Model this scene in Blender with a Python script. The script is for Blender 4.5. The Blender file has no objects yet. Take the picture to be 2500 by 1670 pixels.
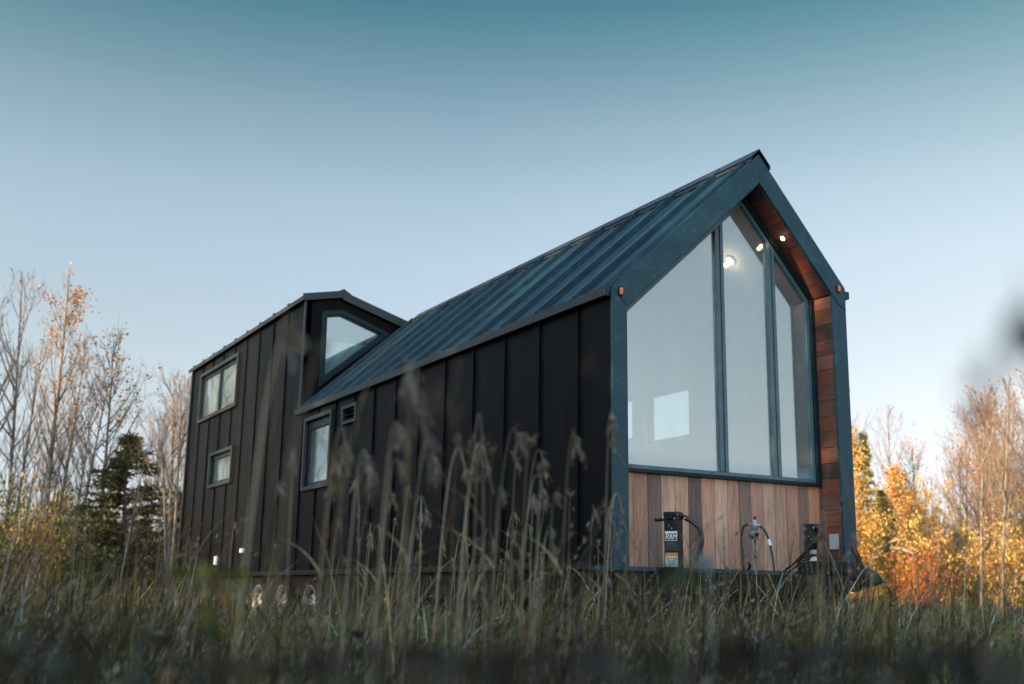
import bpy, bmesh, math, random
import numpy as np
from mathutils import Vector, Matrix

sc = bpy.context.scene
rad = math.radians
GZ = 0.55                                   # camera height above the ground; house heights below are relative to it

# ------------------------------------------------------------------ camera
CX, CY, YAW, PITCH, ROLL, FPX = 7.2868, -5.0119, 1.0602, 0.2203, 0.0158, 2742.9
fw = np.array([-math.sin(YAW)*math.cos(PITCH), math.cos(YAW)*math.cos(PITCH), math.sin(PITCH)])
r0 = np.array([math.cos(YAW), math.sin(YAW), 0.0]); u0 = np.cross(r0, fw)
rt = r0*math.cos(ROLL)+u0*math.sin(ROLL); up = -r0*math.sin(ROLL)+u0*math.cos(ROLL)
cpos = np.array([CX, CY, GZ])
cd = bpy.data.cameras.new("camera"); cam = bpy.data.objects.new("camera", cd); sc.collection.objects.link(cam)
M = Matrix(((rt[0], up[0], -fw[0], CX), (rt[1], up[1], -fw[1], CY), (rt[2], up[2], -fw[2], GZ), (0, 0, 0, 1)))
cam.matrix_world = M
cd.sensor_width = 36.0; cd.lens = FPX/2500*36.0; cd.clip_end = 2000; cd.clip_start = 0.02
cd.dof.use_dof = True; cd.dof.focus_distance = 8.9; cd.dof.aperture_fstop = 2.0
sc.camera = cam

# ------------------------------------------------------------------ sky, sun, exposure
SUN_EL = rad(13.0); SUN_AZ = math.atan2(-0.98, 0.16)          # direction towards the sun
w = bpy.data.worlds.new("World"); sc.world = w; w.use_nodes = True
nt = w.node_tree; nd = nt.nodes; lk = nt.links; nd.clear()
out = nd.new('ShaderNodeOutputWorld'); bg = nd.new('ShaderNodeBackground')
sky = nd.new('ShaderNodeTexSky'); sky.sky_type = 'NISHITA'; sky.sun_disc = False
sky.sun_elevation = SUN_EL; sky.sun_rotation = math.pi/2 - SUN_AZ
sky.air_density = 1.0; sky.dust_density = 0.6; sky.ozone_density = 1.5
tc = nd.new('ShaderNodeTexCoord'); sep = nd.new('ShaderNodeSeparateXYZ'); lk.new(tc.outputs['Generated'], sep.inputs[0])
ramp = nd.new('ShaderNodeValToRGB'); lk.new(sep.outputs['Z'], ramp.inputs[0])
SKY = [(0.000, (0.668, 0.608, 0.840)), (0.077, (0.741, 0.645, 0.818)), (0.127, (0.867, 0.692, 0.713)), (0.178, (0.977, 0.763, 0.695)), (0.228, (1.026, 0.808, 0.709)), (0.289, (1.122, 0.894, 0.765)), (0.339, (1.077, 0.904, 0.745)), (0.401, (0.833, 0.786, 0.638)), (0.448, (0.551, 0.652, 0.531)), (0.490, (0.306, 0.511, 0.437)), (0.560, (0.600, 0.800, 0.750)), (0.720, (2.025, 2.025, 1.863)), (1.000, (2.160, 2.160, 1.960))]
el = ramp.color_ramp.elements
el[0].position, el[0].color = SKY[0][0], (*SKY[0][1], 1)
el[1].position, el[1].color = SKY[-1][0], (*SKY[-1][1], 1)
for pos, col in SKY[1:-1]:
    e = el.new(pos); e.color = (*col, 1)
mx = nd.new('ShaderNodeMix'); mx.data_type = 'RGBA'; mx.blend_type = 'MULTIPLY'; mx.inputs['Factor'].default_value = 1.0
lk.new(sky.outputs[0], mx.inputs['A']); lk.new(ramp.outputs[0], mx.inputs['B'])
# the evening sky is brighter on the sun's side, behind the camera
vd = nd.new('ShaderNodeVectorMath'); vd.operation = 'DOT_PRODUCT'; vd.inputs[1].default_value = (0.75, -0.66, 0.0); lk.new(tc.outputs['Generated'], vd.inputs[0])
gr = nd.new('ShaderNodeMapRange'); gr.interpolation_type = 'SMOOTHSTEP'; gr.inputs['From Min'].default_value = -0.1; gr.inputs['From Max'].default_value = 0.9
gr.inputs['To Min'].default_value = 1.0; gr.inputs['To Max'].default_value = 3.4; lk.new(vd.outputs['Value'], gr.inputs[0])
m2_ = nd.new('ShaderNodeMix'); m2_.data_type = 'RGBA'; m2_.blend_type = 'MULTIPLY'; m2_.inputs['Factor'].default_value = 1.0
# paler towards the left of the view, less blue towards the right
ve = nd.new('ShaderNodeVectorMath'); ve.operation = 'DOT_PRODUCT'; ve.inputs[1].default_value = tuple(rt); lk.new(tc.outputs['Generated'], ve.inputs[0])
ge = nd.new('ShaderNodeMapRange'); ge.inputs['From Min'].default_value = -0.45; ge.inputs['From Max'].default_value = 0.45; lk.new(ve.outputs['Value'], ge.inputs[0])
re_ = nd.new('ShaderNodeValToRGB'); lk.new(ge.outputs[0], re_.inputs[0]); e_ = re_.color_ramp.elements
e_[0].color = (1.10, 1.12, 1.08, 1); e_[1].color = (1.03, .96, .88, 1); x_ = e_.new(.45); x_.color = (1.0, 1.0, 1.0, 1)
m3_ = nd.new('ShaderNodeMix'); m3_.data_type = 'RGBA'; m3_.blend_type = 'MULTIPLY'; m3_.inputs['Factor'].default_value = 1.0
lk.new(mx.outputs['Result'], m3_.inputs['A']); lk.new(re_.outputs[0], m3_.inputs['B'])
lk.new(m3_.outputs['Result'], m2_.inputs['A']); lk.new(gr.outputs[0], m2_.inputs['B'])
lk.new(m2_.outputs['Result'], bg.inputs[0]); bg.inputs[1].default_value = 0.10
lk.new(bg.outputs[0], out.inputs[0])

sd = bpy.data.lights.new("sun", 'SUN'); so = bpy.data.objects.new("sun", sd); sc.collection.objects.link(so)
sd.energy = 4.2; sd.angle = rad(0.5); sd.color = (1.0, 0.67, 0.38)
sv = Vector((math.cos(SUN_AZ)*math.cos(SUN_EL), math.sin(SUN_AZ)*math.cos(SUN_EL), math.sin(SUN_EL)))
so.rotation_euler = sv.to_track_quat('Z', 'Y').to_euler()
sc.view_settings.view_transform = 'Standard'; sc.view_settings.look = 'None'; sc.view_settings.gamma = 1.0
sc.view_settings.exposure = 1.5
sc.cycles.max_bounces = 8; sc.cycles.transparent_max_bounces = 12

# ------------------------------------------------------------------ helpers
rng = np.random.default_rng(7); random.seed(7)
C = sc.collection

def at(px, py, D):
    """world point seen at photograph pixel (px, py), D metres in front of the camera"""
    return cpos + D*(fw + rt*(px-1250)/FPX - up*(py-835)/FPX)

def ground_at(px, D, py=1440):
    p = at(px, py, D); return np.array([p[0], p[1], 0.0])

def tag(o, label=None, cat=None, group=None, kind=None):
    if label: o['label'] = label
    if cat: o['category'] = cat
    if group: o['group'] = group
    if kind: o['kind'] = kind
    return o

def empty(name, loc=(0, 0, 0), rotz=0.0, parent=None):
    o = bpy.data.objects.new(name, None); C.objects.link(o); o.location = loc; o.rotation_euler = (0, 0, rotz)
    o.empty_display_size = 0.2
    if parent: o.parent = parent
    return o

def copy_tree(o, parent=None):
    c = o.copy(); C.objects.link(c); c.parent = parent
    for ch in list(o.children): copy_tree(ch, c)
    return c

class MB:
    """collects polygons with a colour per vertex and links them as one mesh object"""
    def __init__(s): s.v = []; s.f = []; s.c = []
    def add(s, vs, fs, col=(1, 1, 1)):
        b = len(s.v); s.v += [tuple(map(float, v)) for v in vs]; s.c += [col]*len(vs)
        s.f += [tuple(b+i for i in f) for f in fs]; return s
    def box(s, x0, x1, y0, y1, z0, z1, col=(1, 1, 1)):
        vs = [(x0,y0,z0),(x1,y0,z0),(x1,y1,z0),(x0,y1,z0),(x0,y0,z1),(x1,y0,z1),(x1,y1,z1),(x0,y1,z1)]
        return s.add(vs, [(0,3,2,1),(4,5,6,7),(0,1,5,4),(1,2,6,5),(2,3,7,6),(3,0,4,7)], col)
    def hull8(s, a, b, col=(1, 1, 1)):
        """a, b: two quads (4 points each) joined into a closed block"""
        return s.add(list(a)+list(b), [(3,2,1,0),(4,5,6,7),(0,1,5,4),(1,2,6,5),(2,3,7,6),(3,0,4,7)], col)
    def extr(s, poly, d, col=(1, 1, 1)):
        n = len(poly); d = np.array(d); vs = [tuple(p) for p in poly]+[tuple(np.array(p)+d) for p in poly]
        fs = [tuple(range(n-1, -1, -1)), tuple(range(n, 2*n))]+[(i, (i+1) % n, n+(i+1) % n, n+i) for i in range(n)]
        return s.add(vs, fs, col)
    def ring(s, outer, inner, d, col=(1, 1, 1)):
        n = len(outer); d = np.array(d)
        for i in range(n):
            j = (i+1) % n
            a = [outer[i], outer[j], inner[j], inner[i]]
            s.hull8(a, [tuple(np.array(p)+d) for p in a], col)
        return s
    def tube(s, pts, rs, n=8, col=(1, 1, 1), cap=True):
        pts = np.array(pts, float); k = len(pts)
        if np.isscalar(rs): rs = [rs]*k
        t = np.gradient(pts, axis=0); t /= np.linalg.norm(t, axis=1)[:, None]+1e-9
        a = np.cross(t[0], (0, 0, 1.0) if abs(t[0][2]) < .9 else (1.0, 0, 0)); a /= np.linalg.norm(a)
        vs = []
        for i in range(k):
            a = a - t[i]*np.dot(a, t[i]); a /= np.linalg.norm(a)+1e-9; b = np.cross(t[i], a)
            for q in range(n):
                an = 2*math.pi*q/n; vs.append(pts[i]+rs[i]*(math.cos(an)*a+math.sin(an)*b))
        fs = [(i*n+q, i*n+(q+1) % n, (i+1)*n+(q+1) % n, (i+1)*n+q) for i in range(k-1) for q in range(n)]
        if cap: fs += [tuple(range(n-1, -1, -1)), tuple(range((k-1)*n, k*n))]
        return s.add(vs, fs, col)
    def build(s, name, mat, parent=None, smooth=False, bevel=0.0):
        me = bpy.data.meshes.new(name); me.from_pydata(s.v, [], s.f); me.update()
        at_ = me.color_attributes.new("Col", 'FLOAT_COLOR', 'POINT')
        at_.data.foreach_set("color", np.array([(*c, 1) for c in s.c], np.float32).ravel())
        if smooth: me.polygons.foreach_set("use_smooth", [True]*len(me.polygons))
        me.materials.append(mat)
        o = bpy.data.objects.new(name, me); C.objects.link(o)
        if parent: o.parent = parent
        if bevel:
            m = o.modifiers.new("bevel", 'BEVEL'); m.width = bevel; m.segments = 2; m.limit_method = 'ANGLE'; m.angle_limit = rad(40)
        return o

def arr_mesh(name, V, F, cols, mat, parent=None, smooth=False):
    """mesh from numpy arrays: V (n,3), F (m,4), cols (n,3)"""
    me = bpy.data.meshes.new(name); n, m = len(V), len(F); k = F.shape[1]
    me.vertices.add(n); me.vertices.foreach_set("co", V.astype(np.float32).ravel())
    me.loops.add(m*k); me.loops.foreach_set("vertex_index", F.astype(np.int32).ravel())
    me.polygons.add(m); me.polygons.foreach_set("loop_start", np.arange(0, m*k, k, dtype=np.int32))
    me.polygons.foreach_set("loop_total", np.full(m, k, np.int32))
    me.update(calc_edges=True); me.validate()
    a = me.color_attributes.new("Col", 'FLOAT_COLOR', 'POINT')
    a.data.foreach_set("color", np.concatenate([cols, np.ones((n, 1))], 1).astype(np.float32).ravel())
    if smooth: me.polygons.foreach_set("use_smooth", np.ones(m, bool))
    me.materials.append(mat)
    o = bpy.data.objects.new(name, me); C.objects.link(o)
    if parent: o.parent = parent
    return o

# ------------------------------------------------------------------ materials
def mat(name):
    m = bpy.data.materials.new(name); m.use_nodes = True; n = m.node_tree; n.nodes.clear()
    o = n.nodes.new('ShaderNodeOutputMaterial'); return m, n.nodes, n.links, o

def noise(n, l, scale, detail=4, rough=.55, stretch=None, dist=0.0, coord='Object'):
    t = n.new('ShaderNodeTexCoord'); s = n.new('ShaderNodeTexNoise'); s.inputs['Scale'].default_value = scale
    s.inputs['Detail'].default_value = detail; s.inputs['Roughness'].default_value = rough; s.inputs['Distortion'].default_value = dist
    if stretch:
        mp = n.new('ShaderNodeMapping'); mp.inputs['Scale'].default_value = stretch
        l.new(t.outputs[coord], mp.inputs[0]); l.new(mp.outputs[0], s.inputs[0])
    else: l.new(t.outputs[coord], s.inputs[0])
    return s.outputs['Fac']

def cramp(n, l, fac, stops):
    r = n.new('ShaderNodeValToRGB'); l.new(fac, r.inputs[0]); e = r.color_ramp.elements
    e[0].position, e[0].color = stops[0][0], (*stops[0][1], 1); e[1].position, e[1].color = stops[-1][0], (*stops[-1][1], 1)
    for p, c in stops[1:-1]:
        x = e.new(p); x.color = (*c, 1)
    return r.outputs[0]

def simple(name, col, rough=.5, metal=0.0, spec=.5, nscale=30, nstr=.25, bump=.0, stretch=None):
    m, n, l, o = mat(name); b = n.new('ShaderNodeBsdfPrincipled')
    f = noise(n, l, nscale, stretch=stretch); lo = tuple(c*(1-nstr) for c in col); hi = tuple(min(1, c*(1+nstr)) for c in col)
    l.new(cramp(n, l, f, [(.3, lo), (.7, hi)]), b.inputs['Base Color'])
    b.inputs['Roughness'].default_value = rough; b.inputs['Metallic'].default_value = metal; b.inputs['Specular IOR Level'].default_value = spec
    if bump:
        bp = n.new('ShaderNodeBump'); bp.inputs['Strength'].default_value = bump; bp.inputs['Distance'].default_value = .004
        l.new(f, bp.inputs['Height']); l.new(bp.outputs[0], b.inputs['Normal'])
    l.new(b.outputs[0], o.inputs[0]); return m

def panel_metal(name, col, stretch, rough=(.32, .5), oil=.25, streak=.35, spec=.6):
    """painted sheet metal: brushed streaks, shallow oil-canning, dusty film"""
    m, n, l, o = mat(name); b = n.new('ShaderNodeBsdfPrincipled')
    f = noise(n, l, 14, 6, .65, stretch)
    c = cramp(n, l, f, [(.25, tuple(x*(1-streak) for x in col)), (.55, col), (.8, tuple(x*(1+streak*1.6) for x in col))])
    l.new(c, b.inputs['Base Color'])
    r = n.new('ShaderNodeMapRange'); r.inputs['From Min'].default_value = .3; r.inputs['From Max'].default_value = .7
    r.inputs['To Min'].default_value = rough[0]; r.inputs['To Max'].default_value = rough[1]
    l.new(noise(n, l, 9, 5, .6, stretch), r.inputs[0]); l.new(r.outputs[0], b.inputs['Roughness'])
    b.inputs['Specular IOR Level'].default_value = spec
    bp = n.new('ShaderNodeBump'); bp.inputs['Strength'].default_value = oil; bp.inputs['Distance'].default_value = .02
    l.new(noise(n, l, 1.6, 2, .5, tuple(max(.25, s*.25) for s in stretch)), bp.inputs['Height'])
    bp2 = n.new('ShaderNodeBump'); bp2.inputs['Strength'].default_value = .12; bp2.inputs['Distance'].default_value = .002
    l.new(f, bp2.inputs['Height']); l.new(bp.outputs[0], bp2.inputs['Normal']); l.new(bp2.outputs[0], b.inputs['Normal'])
    l.new(b.outputs[0], o.inputs[0]); return m

def scuffed(name, col):
    m, n, l, o = mat(name); b = n.new('ShaderNodeBsdfPrincipled')
    a = noise(n, l, 5.5, 9, .72, dist=1.2); f2 = noise(n, l, 30, 6, .7, (1, .5, .6), 1.5)
    mm = n.new('ShaderNodeMath'); mm.operation = 'MULTIPLY'; l.new(a, mm.inputs[0]); l.new(f2, mm.inputs[1])
    c = cramp(n, l, mm.outputs[0], [(.16, tuple(x*.75 for x in col)), (.30, col), (.40, tuple(x*1.8+.012 for x in col)), (.5, tuple(x*2.6+.06 for x in col))])
    l.new(c, b.inputs['Base Color'])
    r = n.new('ShaderNodeMapRange'); r.inputs['From Min'].default_value = .2; r.inputs['From Max'].default_value = .5
    r.inputs['To Min'].default_value = .36; r.inputs['To Max'].default_value = .6; l.new(mm.outputs[0], r.inputs[0]); l.new(r.outputs[0], b.inputs['Roughness'])
    bp = n.new('ShaderNodeBump'); bp.inputs['Strength'].default_value = .15; bp.inputs['Distance'].default_value = .01
    l.new(a, bp.inputs['Height']); l.new(bp.outputs[0], b.inputs['Normal'])
    b.inputs['Specular IOR Level'].default_value = .35
    l.new(b.outputs[0], o.inputs[0]); return m

def wood(name, grain):
    """boards: each board's own tone is in Col; grain runs along the axis with the smallest stretch"""
    m, n, l, o = mat(name); b = n.new('ShaderNodeBsdfPrincipled')
    ca = n.new('ShaderNodeVertexColor'); ca.layer_name = "Col"
    f = noise(n, l, 9, 8, .65, grain, .6); f2 = noise(n, l, 2.2, 3, .5, tuple(max(.5, g*.12) for g in grain))
    c = cramp(n, l, f, [(.25, (.5, .47, .45)), (.5, (.95, .95, .95)), (.75, (1.3, 1.3, 1.28))])
    c2 = cramp(n, l, f2, [(.3, (.72, .70, .72)), (.7, (1.15, 1.12, 1.1))])
    k1 = n.new('ShaderNodeMix'); k1.data_type = 'RGBA'; k1.blend_type = 'MULTIPLY'; k1.inputs['Factor'].default_value = 1
    k2 = n.new('ShaderNodeMix'); k2.data_type = 'RGBA'; k2.blend_type = 'MULTIPLY'; k2.inputs['Factor'].default_value = 1
    l.new(ca.outputs[0], k1.inputs['A']); l.new(c, k1.inputs['B']); l.new(k1.outputs['Result'], k2.inputs['A']); l.new(c2, k2.inputs['B'])
    # knots
    v = n.new('ShaderNodeTexVoronoi'); v.inputs['Scale'].default_value = 3.2; t = n.new('ShaderNodeTexCoord'); mp = n.new('ShaderNodeMapping')
    mp.inputs['Scale'].default_value = tuple(1.0 if g > 1 else .55 for g in grain); l.new(t.outputs['Object'], mp.inputs[0]); l.new(mp.outputs[0], v.inputs[0])
    kc = cramp(n, l, v.outputs['Distance'], [(.02, (.35, .3, .28)), (.065, (1, 1, 1))])
    k3 = n.new('ShaderNodeMix'); k3.data_type = 'RGBA'; k3.blend_type = 'MULTIPLY'; k3.inputs['Factor'].default_value = .8
    l.new(k2.outputs['Result'], k3.inputs['A']); l.new(kc, k3.inputs['B']); l.new(k3.outputs['Result'], b.inputs['Base Color'])
    b.inputs['Roughness'].default_value = .55; b.inputs['Specular IOR Level'].default_value = .35
    bp = n.new('ShaderNodeBump'); bp.inputs['Strength'].default_value = .2; bp.inputs['Distance'].default_value = .002
    l.new(f, bp.inputs['Height']); l.new(bp.outputs[0], b.inputs['Normal'])
    l.new(b.outputs[0], o.inputs[0]); return m

def glass(name, refl=.4, film=.22, tint=(.80, .88, .88), edge=None, scat=0.0):
    """coated pane: mirror-like sky reflection, tinted view through, a film of condensation"""
    m, n, l, o = mat(name)
    tr = n.new('ShaderNodeBsdfTransparent'); tr.inputs[0].default_value = (*tint, 1)
    gl = n.new('ShaderNodeBsdfGlossy'); gl.inputs['Roughness'].default_value = .015; gl.inputs[0].default_value = (.84, .93, .95, 1)
    bp = n.new('ShaderNodeBump'); bp.inputs['Strength'].default_value = .05; bp.inputs['Distance'].default_value = .02
    l.new(noise(n, l, 1.1, 2), bp.inputs['Height']); l.new(bp.outputs[0], gl.inputs['Normal'])
    a = n.new('ShaderNodeMixShader'); fr = n.new('ShaderNodeLayerWeight'); fr.inputs['Blend'].default_value = .12
    ad = n.new('ShaderNodeMath'); ad.operation = 'ADD'; ad.use_clamp = True; ad.inputs[1].default_value = refl; pw = n.new('ShaderNodeMath'); pw.operation = 'POWER'; pw.inputs[1].default_value = 2.0; l.new(pw.outputs[0], ad.inputs[0]); l.new(fr.outputs['Facing'], pw.inputs[0])
    l.new(ad.outputs[0], a.inputs[0]); l.new(tr.outputs[0], a.inputs[1]); l.new(gl.outputs[0], a.inputs[2])
    rf = n.new('ShaderNodeBsdfRefraction'); rf.inputs['IOR'].default_value = 1.12; rf.inputs['Roughness'].default_value = .42; rf.inputs[0].default_value = (.95, .97, .97, 1)
    sc_ = n.new('ShaderNodeMixShader'); sc_.inputs[0].default_value = scat; l.new(a.outputs[0], sc_.inputs[1]); l.new(rf.outputs[0], sc_.inputs[2]); a = sc_
    df = n.new('ShaderNodeBsdfDiffuse'); df.inputs[0].default_value = (.52, .65, .72, 1)
    tl = n.new('ShaderNodeBsdfTranslucent'); tl.inputs[0].default_value = (.52, .65, .72, 1)
    dm = n.new('ShaderNodeMixShader'); dm.inputs[0].default_value = .4; l.new(df.outputs[0], dm.inputs[1]); l.new(tl.outputs[0], dm.inputs[2])
    fm = n.new('ShaderNodeMixShader')
    nf = cramp(n, l, noise(n, l, 2.2, 6, .62, (1, 2.2, .5)), [(.25, (film*.7,)*3), (.75, (film*1.3,)*3)])
    fac = nf
    if edge:                                        # condensation settled along the bottom of the pane
        t = n.new('ShaderNodeTexCoord'); s = n.new('ShaderNodeSeparateXYZ'); l.new(t.outputs['Object'], s.inputs[0])
        mr = n.new('ShaderNodeMapRange'); mr.interpolation_type = 'SMOOTHSTEP'
        mr.inputs['From Min'].default_value = edge[0]; mr.inputs['From Max'].default_value = edge[1]
        mr.inputs['To Min'].default_value = .22; mr.inputs['To Max'].default_value = 0.0; l.new(s.outputs['Z'], mr.inputs[0])
        ad2 = n.new('ShaderNodeMath'); ad2.operation = 'ADD'; ad2.use_clamp = True; l.new(nf, ad2.inputs[0]); l.new(mr.outputs[0], ad2.inputs[1]); fac = ad2.outputs[0]
    l.new(fac, fm.inputs[0]); l.new(a.outputs[0], fm.inputs[1]); l.new(dm.outputs[0], fm.inputs[2])
    l.new(fm.outputs[0], o.inputs[0]); return m

def leafy(name, trans=.35, rough=.6, gain=1.0):
    m, n, l, o = mat(name); ca = n.new('ShaderNodeVertexColor'); ca.layer_name = "Col"
    col = ca.outputs[0]
    d = n.new('ShaderNodeBsdfPrincipled'); d.inputs['Roughness'].default_value = rough; d.inputs['Specular IOR Level'].default_value = .25
    t = n.new('ShaderNodeBsdfTranslucent'); l.new(col, d.inputs['Base Color']); l.new(col, t.inputs[0])
    x = n.new('ShaderNodeMixShader'); x.inputs[0].default_value = trans; l.new(d.outputs[0], x.inputs[1]); l.new(t.outputs[0], x.inputs[2])
    l.new(x.outputs[0], o.inputs[0]); return m

def emit(name, col, s):
    m, n, l, o = mat(name); e = n.new('ShaderNodeEmission'); e.inputs[0].default_value = (*col, 1); e.inputs[1].default_value = s
    l.new(e.outputs[0], o.inputs[0]); return m

def bark(name, a, b_, c_):
    m, n, l, o = mat(name); b = n.new('ShaderNodeBsdfPrincipled')
    f = noise(n, l, 7, 5, .65, (1, 1, .6), .5)
    l.new(cramp(n, l, f, [(.32, a), (.47, b_), (.7, c_)]), b.inputs['Base Color']); b.inputs['Roughness'].default_value = .85
    b.inputs['Specular IOR Level'].default_value = .2
    l.new(b.outputs[0], o.inputs[0]); return m

K = {}
K['wall'] = panel_metal("black_sheet_wall", (.0046, .0055, .0066), (9, 9, .35), (.36, .56), .35, .6, .07)
K['roof'] = panel_metal("black_sheet_roof", (.004, .026, .040), (9, .4, .4), (.28, .46), .22, .8, .42)
K['trim'] = panel_metal("black_trim", (.008, .015, .019), (26, 26, 1.2), (.36, .6), .1, .9)
K['frame'] = scuffed("scuffed_dark_steel", (.011, .054, .076))
K['alu'] = simple("dark_anodised_frame", (.004, .016, .022), .42, 0, .25, 8, .2)
K['sash'] = simple("grey_anodised_sash", (.060, .120, .14), .34, 0, .6, 8, .15)
K['blackpaint'] = simple("black_chassis_paint", (.006, .006, .007), .45, 0, .35, 12, .3, .2)
K['boardv'] = wood("cedar_upright_boards", (6, 6, .45))
K['boardh'] = wood("cedar_level_boards", (.45, 6, 6))
K['glass'] = glass("front_pane_glass", .35, .11, (.90, .94, .94), edge=(1.05, 1.20), scat=0.0)
K['glass3'] = glass("far_pane_glass", .04, .03, (.95, .97, .97))
K['glass2'] = glass("side_pane_glass", .26, .08, (.8, .88, .88))
K['lining'] = simple("cream_lining", (.62, .64, .60), .7, 0, .3, 3, .05)
K['blind'] = simple("grey_blind", (.27, .29, .28), .7, 0, .3, 3, .1)
K['intfloor'] = simple("plank_floor", (.30, .20, .12), .5, 0, .4, 6, .3, 0, (1, 8, 1))
K['amber'] = simple("amber_lens", (.75, .16, .03), .25, 0, .6, 60, .25)
K['lamp'] = emit("warm_lamp_lens", (1.0, .74, .45), 5.0)
K['chrome'] = simple("bright_bolt", (.6, .62, .63), .3, .9, .5, 50, .15)
K['rim'] = simple("wheel_alloy", (.50, .49, .48), .38, .6, .5, 20, .25)
K['rubber'] = simple("tyre_rubber", (.018, .018, .018), .8, 0, .3, 30, .3, .3)
K['hose'] = simple("black_hose", (.015, .016, .018), .35, 0, .5, 40, .3)
K['olive'] = simple("olive_cast_metal", (.17, .18, .13), .5, .2, .5, 30, .2)
K['zinc'] = simple("grey_cast_zinc", (.32, .34, .35), .45, .4, .5, 40, .25)
K['pole'] = simple("grey_pipe", (.10, .13, .14), .5, .3, .5, 30, .2)
K['white'] = simple("white_plastic", (.62, .63, .63), .45, 0, .5, 20, .06)
K['greyplate'] = simple("grey_plastic_cover", (.42, .44, .45), .5, 0, .5, 20, .06)
K['orange'] = simple("orange_sticker_band", (.62, .22, .04), .5, 0, .4, 40, .1)
K['paper'] = simple("pale_sticker", (.58, .60, .55), .6, 0, .3, 60, .08)
K['ink'] = simple("sticker_ink", (.10, .11, .10), .6, 0, .3, 60, .2)
K['greylabel'] = simple("dark_sticker", (.035, .033, .032), .5, 0, .4, 60, .25)
K['letter'] = simple("white_lettering", (.72, .72, .72), .5, 0, .4, 60, .05)
K['leaf'] = leafy("autumn_leaves", .4)
K['grass'] = leafy("grass_blades", .25)
K['birch'] = bark("pale_bark", (.04, .032, .028), (.19, .17, .145), (.31, .28, .24))
K['barkd'] = bark("brown_bark", (.035, .025, .02), (.10, .075, .055), (.17, .13, .10))
K['twig'] = bark("twig_bark", (.06, .04, .03), (.13, .09, .065), (.21, .15, .11))

# ------------------------------------------------------------------ ground
def ground():
    n = 90; xs = np.sign(np.linspace(-1, 1, n))*np.abs(np.linspace(-1, 1, n))**3*500
    X, Y = np.meshgrid(xs-4, xs+4, indexing='ij'); d = np.hypot(X, Y)
    Zz = .04*np.sin(X*.7)*np.cos(Y*.55)+.03*np.sin(X*1.9+Y*1.3)
    V = np.stack([X, Y, Zz*np.clip(1-d/60, 0, 1)-.03], -1).reshape(-1, 3)
    i = np.arange(n*n).reshape(n, n); F = np.stack([i[:-1, :-1], i[1:, :-1], i[1:, 1:], i[:-1, 1:]], -1).reshape(-1, 4)
    m, nn, l, o = mat("meadow_soil"); b = nn.new('ShaderNodeBsdfPrincipled')
    l.new(cramp(nn, l, noise(nn, l, 1.3, 8, .7), [(.3, (.03, .024, .016)), (.5, (.06, .05, .025)), (.7, (.09, .075, .035))]), b.inputs['Base Color'])
    b.inputs['Roughness'].default_value = .95; b.inputs['Specular IOR Level'].default_value = .1; l.new(b.outputs[0], o.inputs[0])
    g = arr_mesh("ground", V, F, np.ones((n*n, 3)), m, smooth=True); tag(g, kind="structure")
ground()

# ------------------------------------------------------------------ the tiny house (heights are relative to the camera, root lifted by GZ)
LM, LE = 7.67, 14.15                # where the main gable meets the loft; rear end
house = empty("tiny_house", (0, 0, GZ))
tag(house, "black metal tiny house on a trailer with a tall glazed cedar gable front", "tiny house")

def cells(mb, axis, a0, a1, z0, z1, t0, t1, holes, col=(1, 1, 1)):
    """wall slab with rectangular openings; the slab runs along X (axis 0) and t0..t1 is its thickness in Y"""
    xs = sorted({a0, a1, *[h[0] for h in holes], *[h[1] for h in holes]}); zs = sorted({z0, z1, *[h[2] for h in holes], *[h[3] for h in holes]})
    for xa, xb in zip(xs, xs[1:]):
        for za, zb in zip(zs, zs[1:]):
            xm, zm = (xa+xb)/2, (za+zb)/2
            if any(h[0] < xm < h[1] and h[2] < zm < h[3] for h in holes): continue
            mb.box(xa, xb, t0, t1, za, zb, col)

H_TALL = (-7.30, -6.36, 1.35, 2.23); H_UP = (-13.30, -10.96, 3.00, 3.80); H_LOW = (-12.24, -10.94, 1.74, 2.24); H_VENT = (-5.88, -5.49, 2.06, 2.215)
def inside(h, x, z): return h[0]-.06 < x < h[1]+.06 and h[2]-.06 < z < h[3]+.06
def seam(mb, x, z0, z1, holes, w_=.006, d_=.020):
    zs = [z0]; hs = sorted([h for h in holes if h[0]-.07 < x < h[1]+.07], key=lambda h: h[2])
    segs = []; cur = z0
    for h in hs:
        segs.append((cur, h[2]-.06)); cur = h[3]+.06
    segs.append((cur, z1))
    for a, b in segs:
        if b-a > .03:
            mb.box(x-w_, x+w_, -d_, .004, a, b)

mb = MB(); cells(mb, 0, -LM, -.02, .26, 2.40, 0, .09, [H_TALL, H_VENT])
for k in range(12):
    x = -.499-.6365*k
    if x > -LM+.1: seam(mb, x, .26, 2.385, [H_TALL, H_VENT])
mb.build("main_wall_cladding", K['wall'], house)
mb = MB(); cells(mb, 0, -LE, -LM, .26, 4.06, 0.0, .09, [H_UP, H_LOW])
for k in range(10):
    x = -7.70-.700*k
    if x > -LE+.1: seam(mb, x, .26 if k else 2.46, 4.04, [H_UP, H_LOW])
mb.build("loft_wall_cladding", K['wall'], house)
# corner trim strips
MB().box(-LM-.02, -LM+.035, -.022, -.002, 2.47, 4.03).build("corner_trim", K['trim'], house); MB().box(-LE-.02, -LE+.05, -.015, .05, .26, 4.03).build("corner_trim", K['trim'], house)

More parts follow.
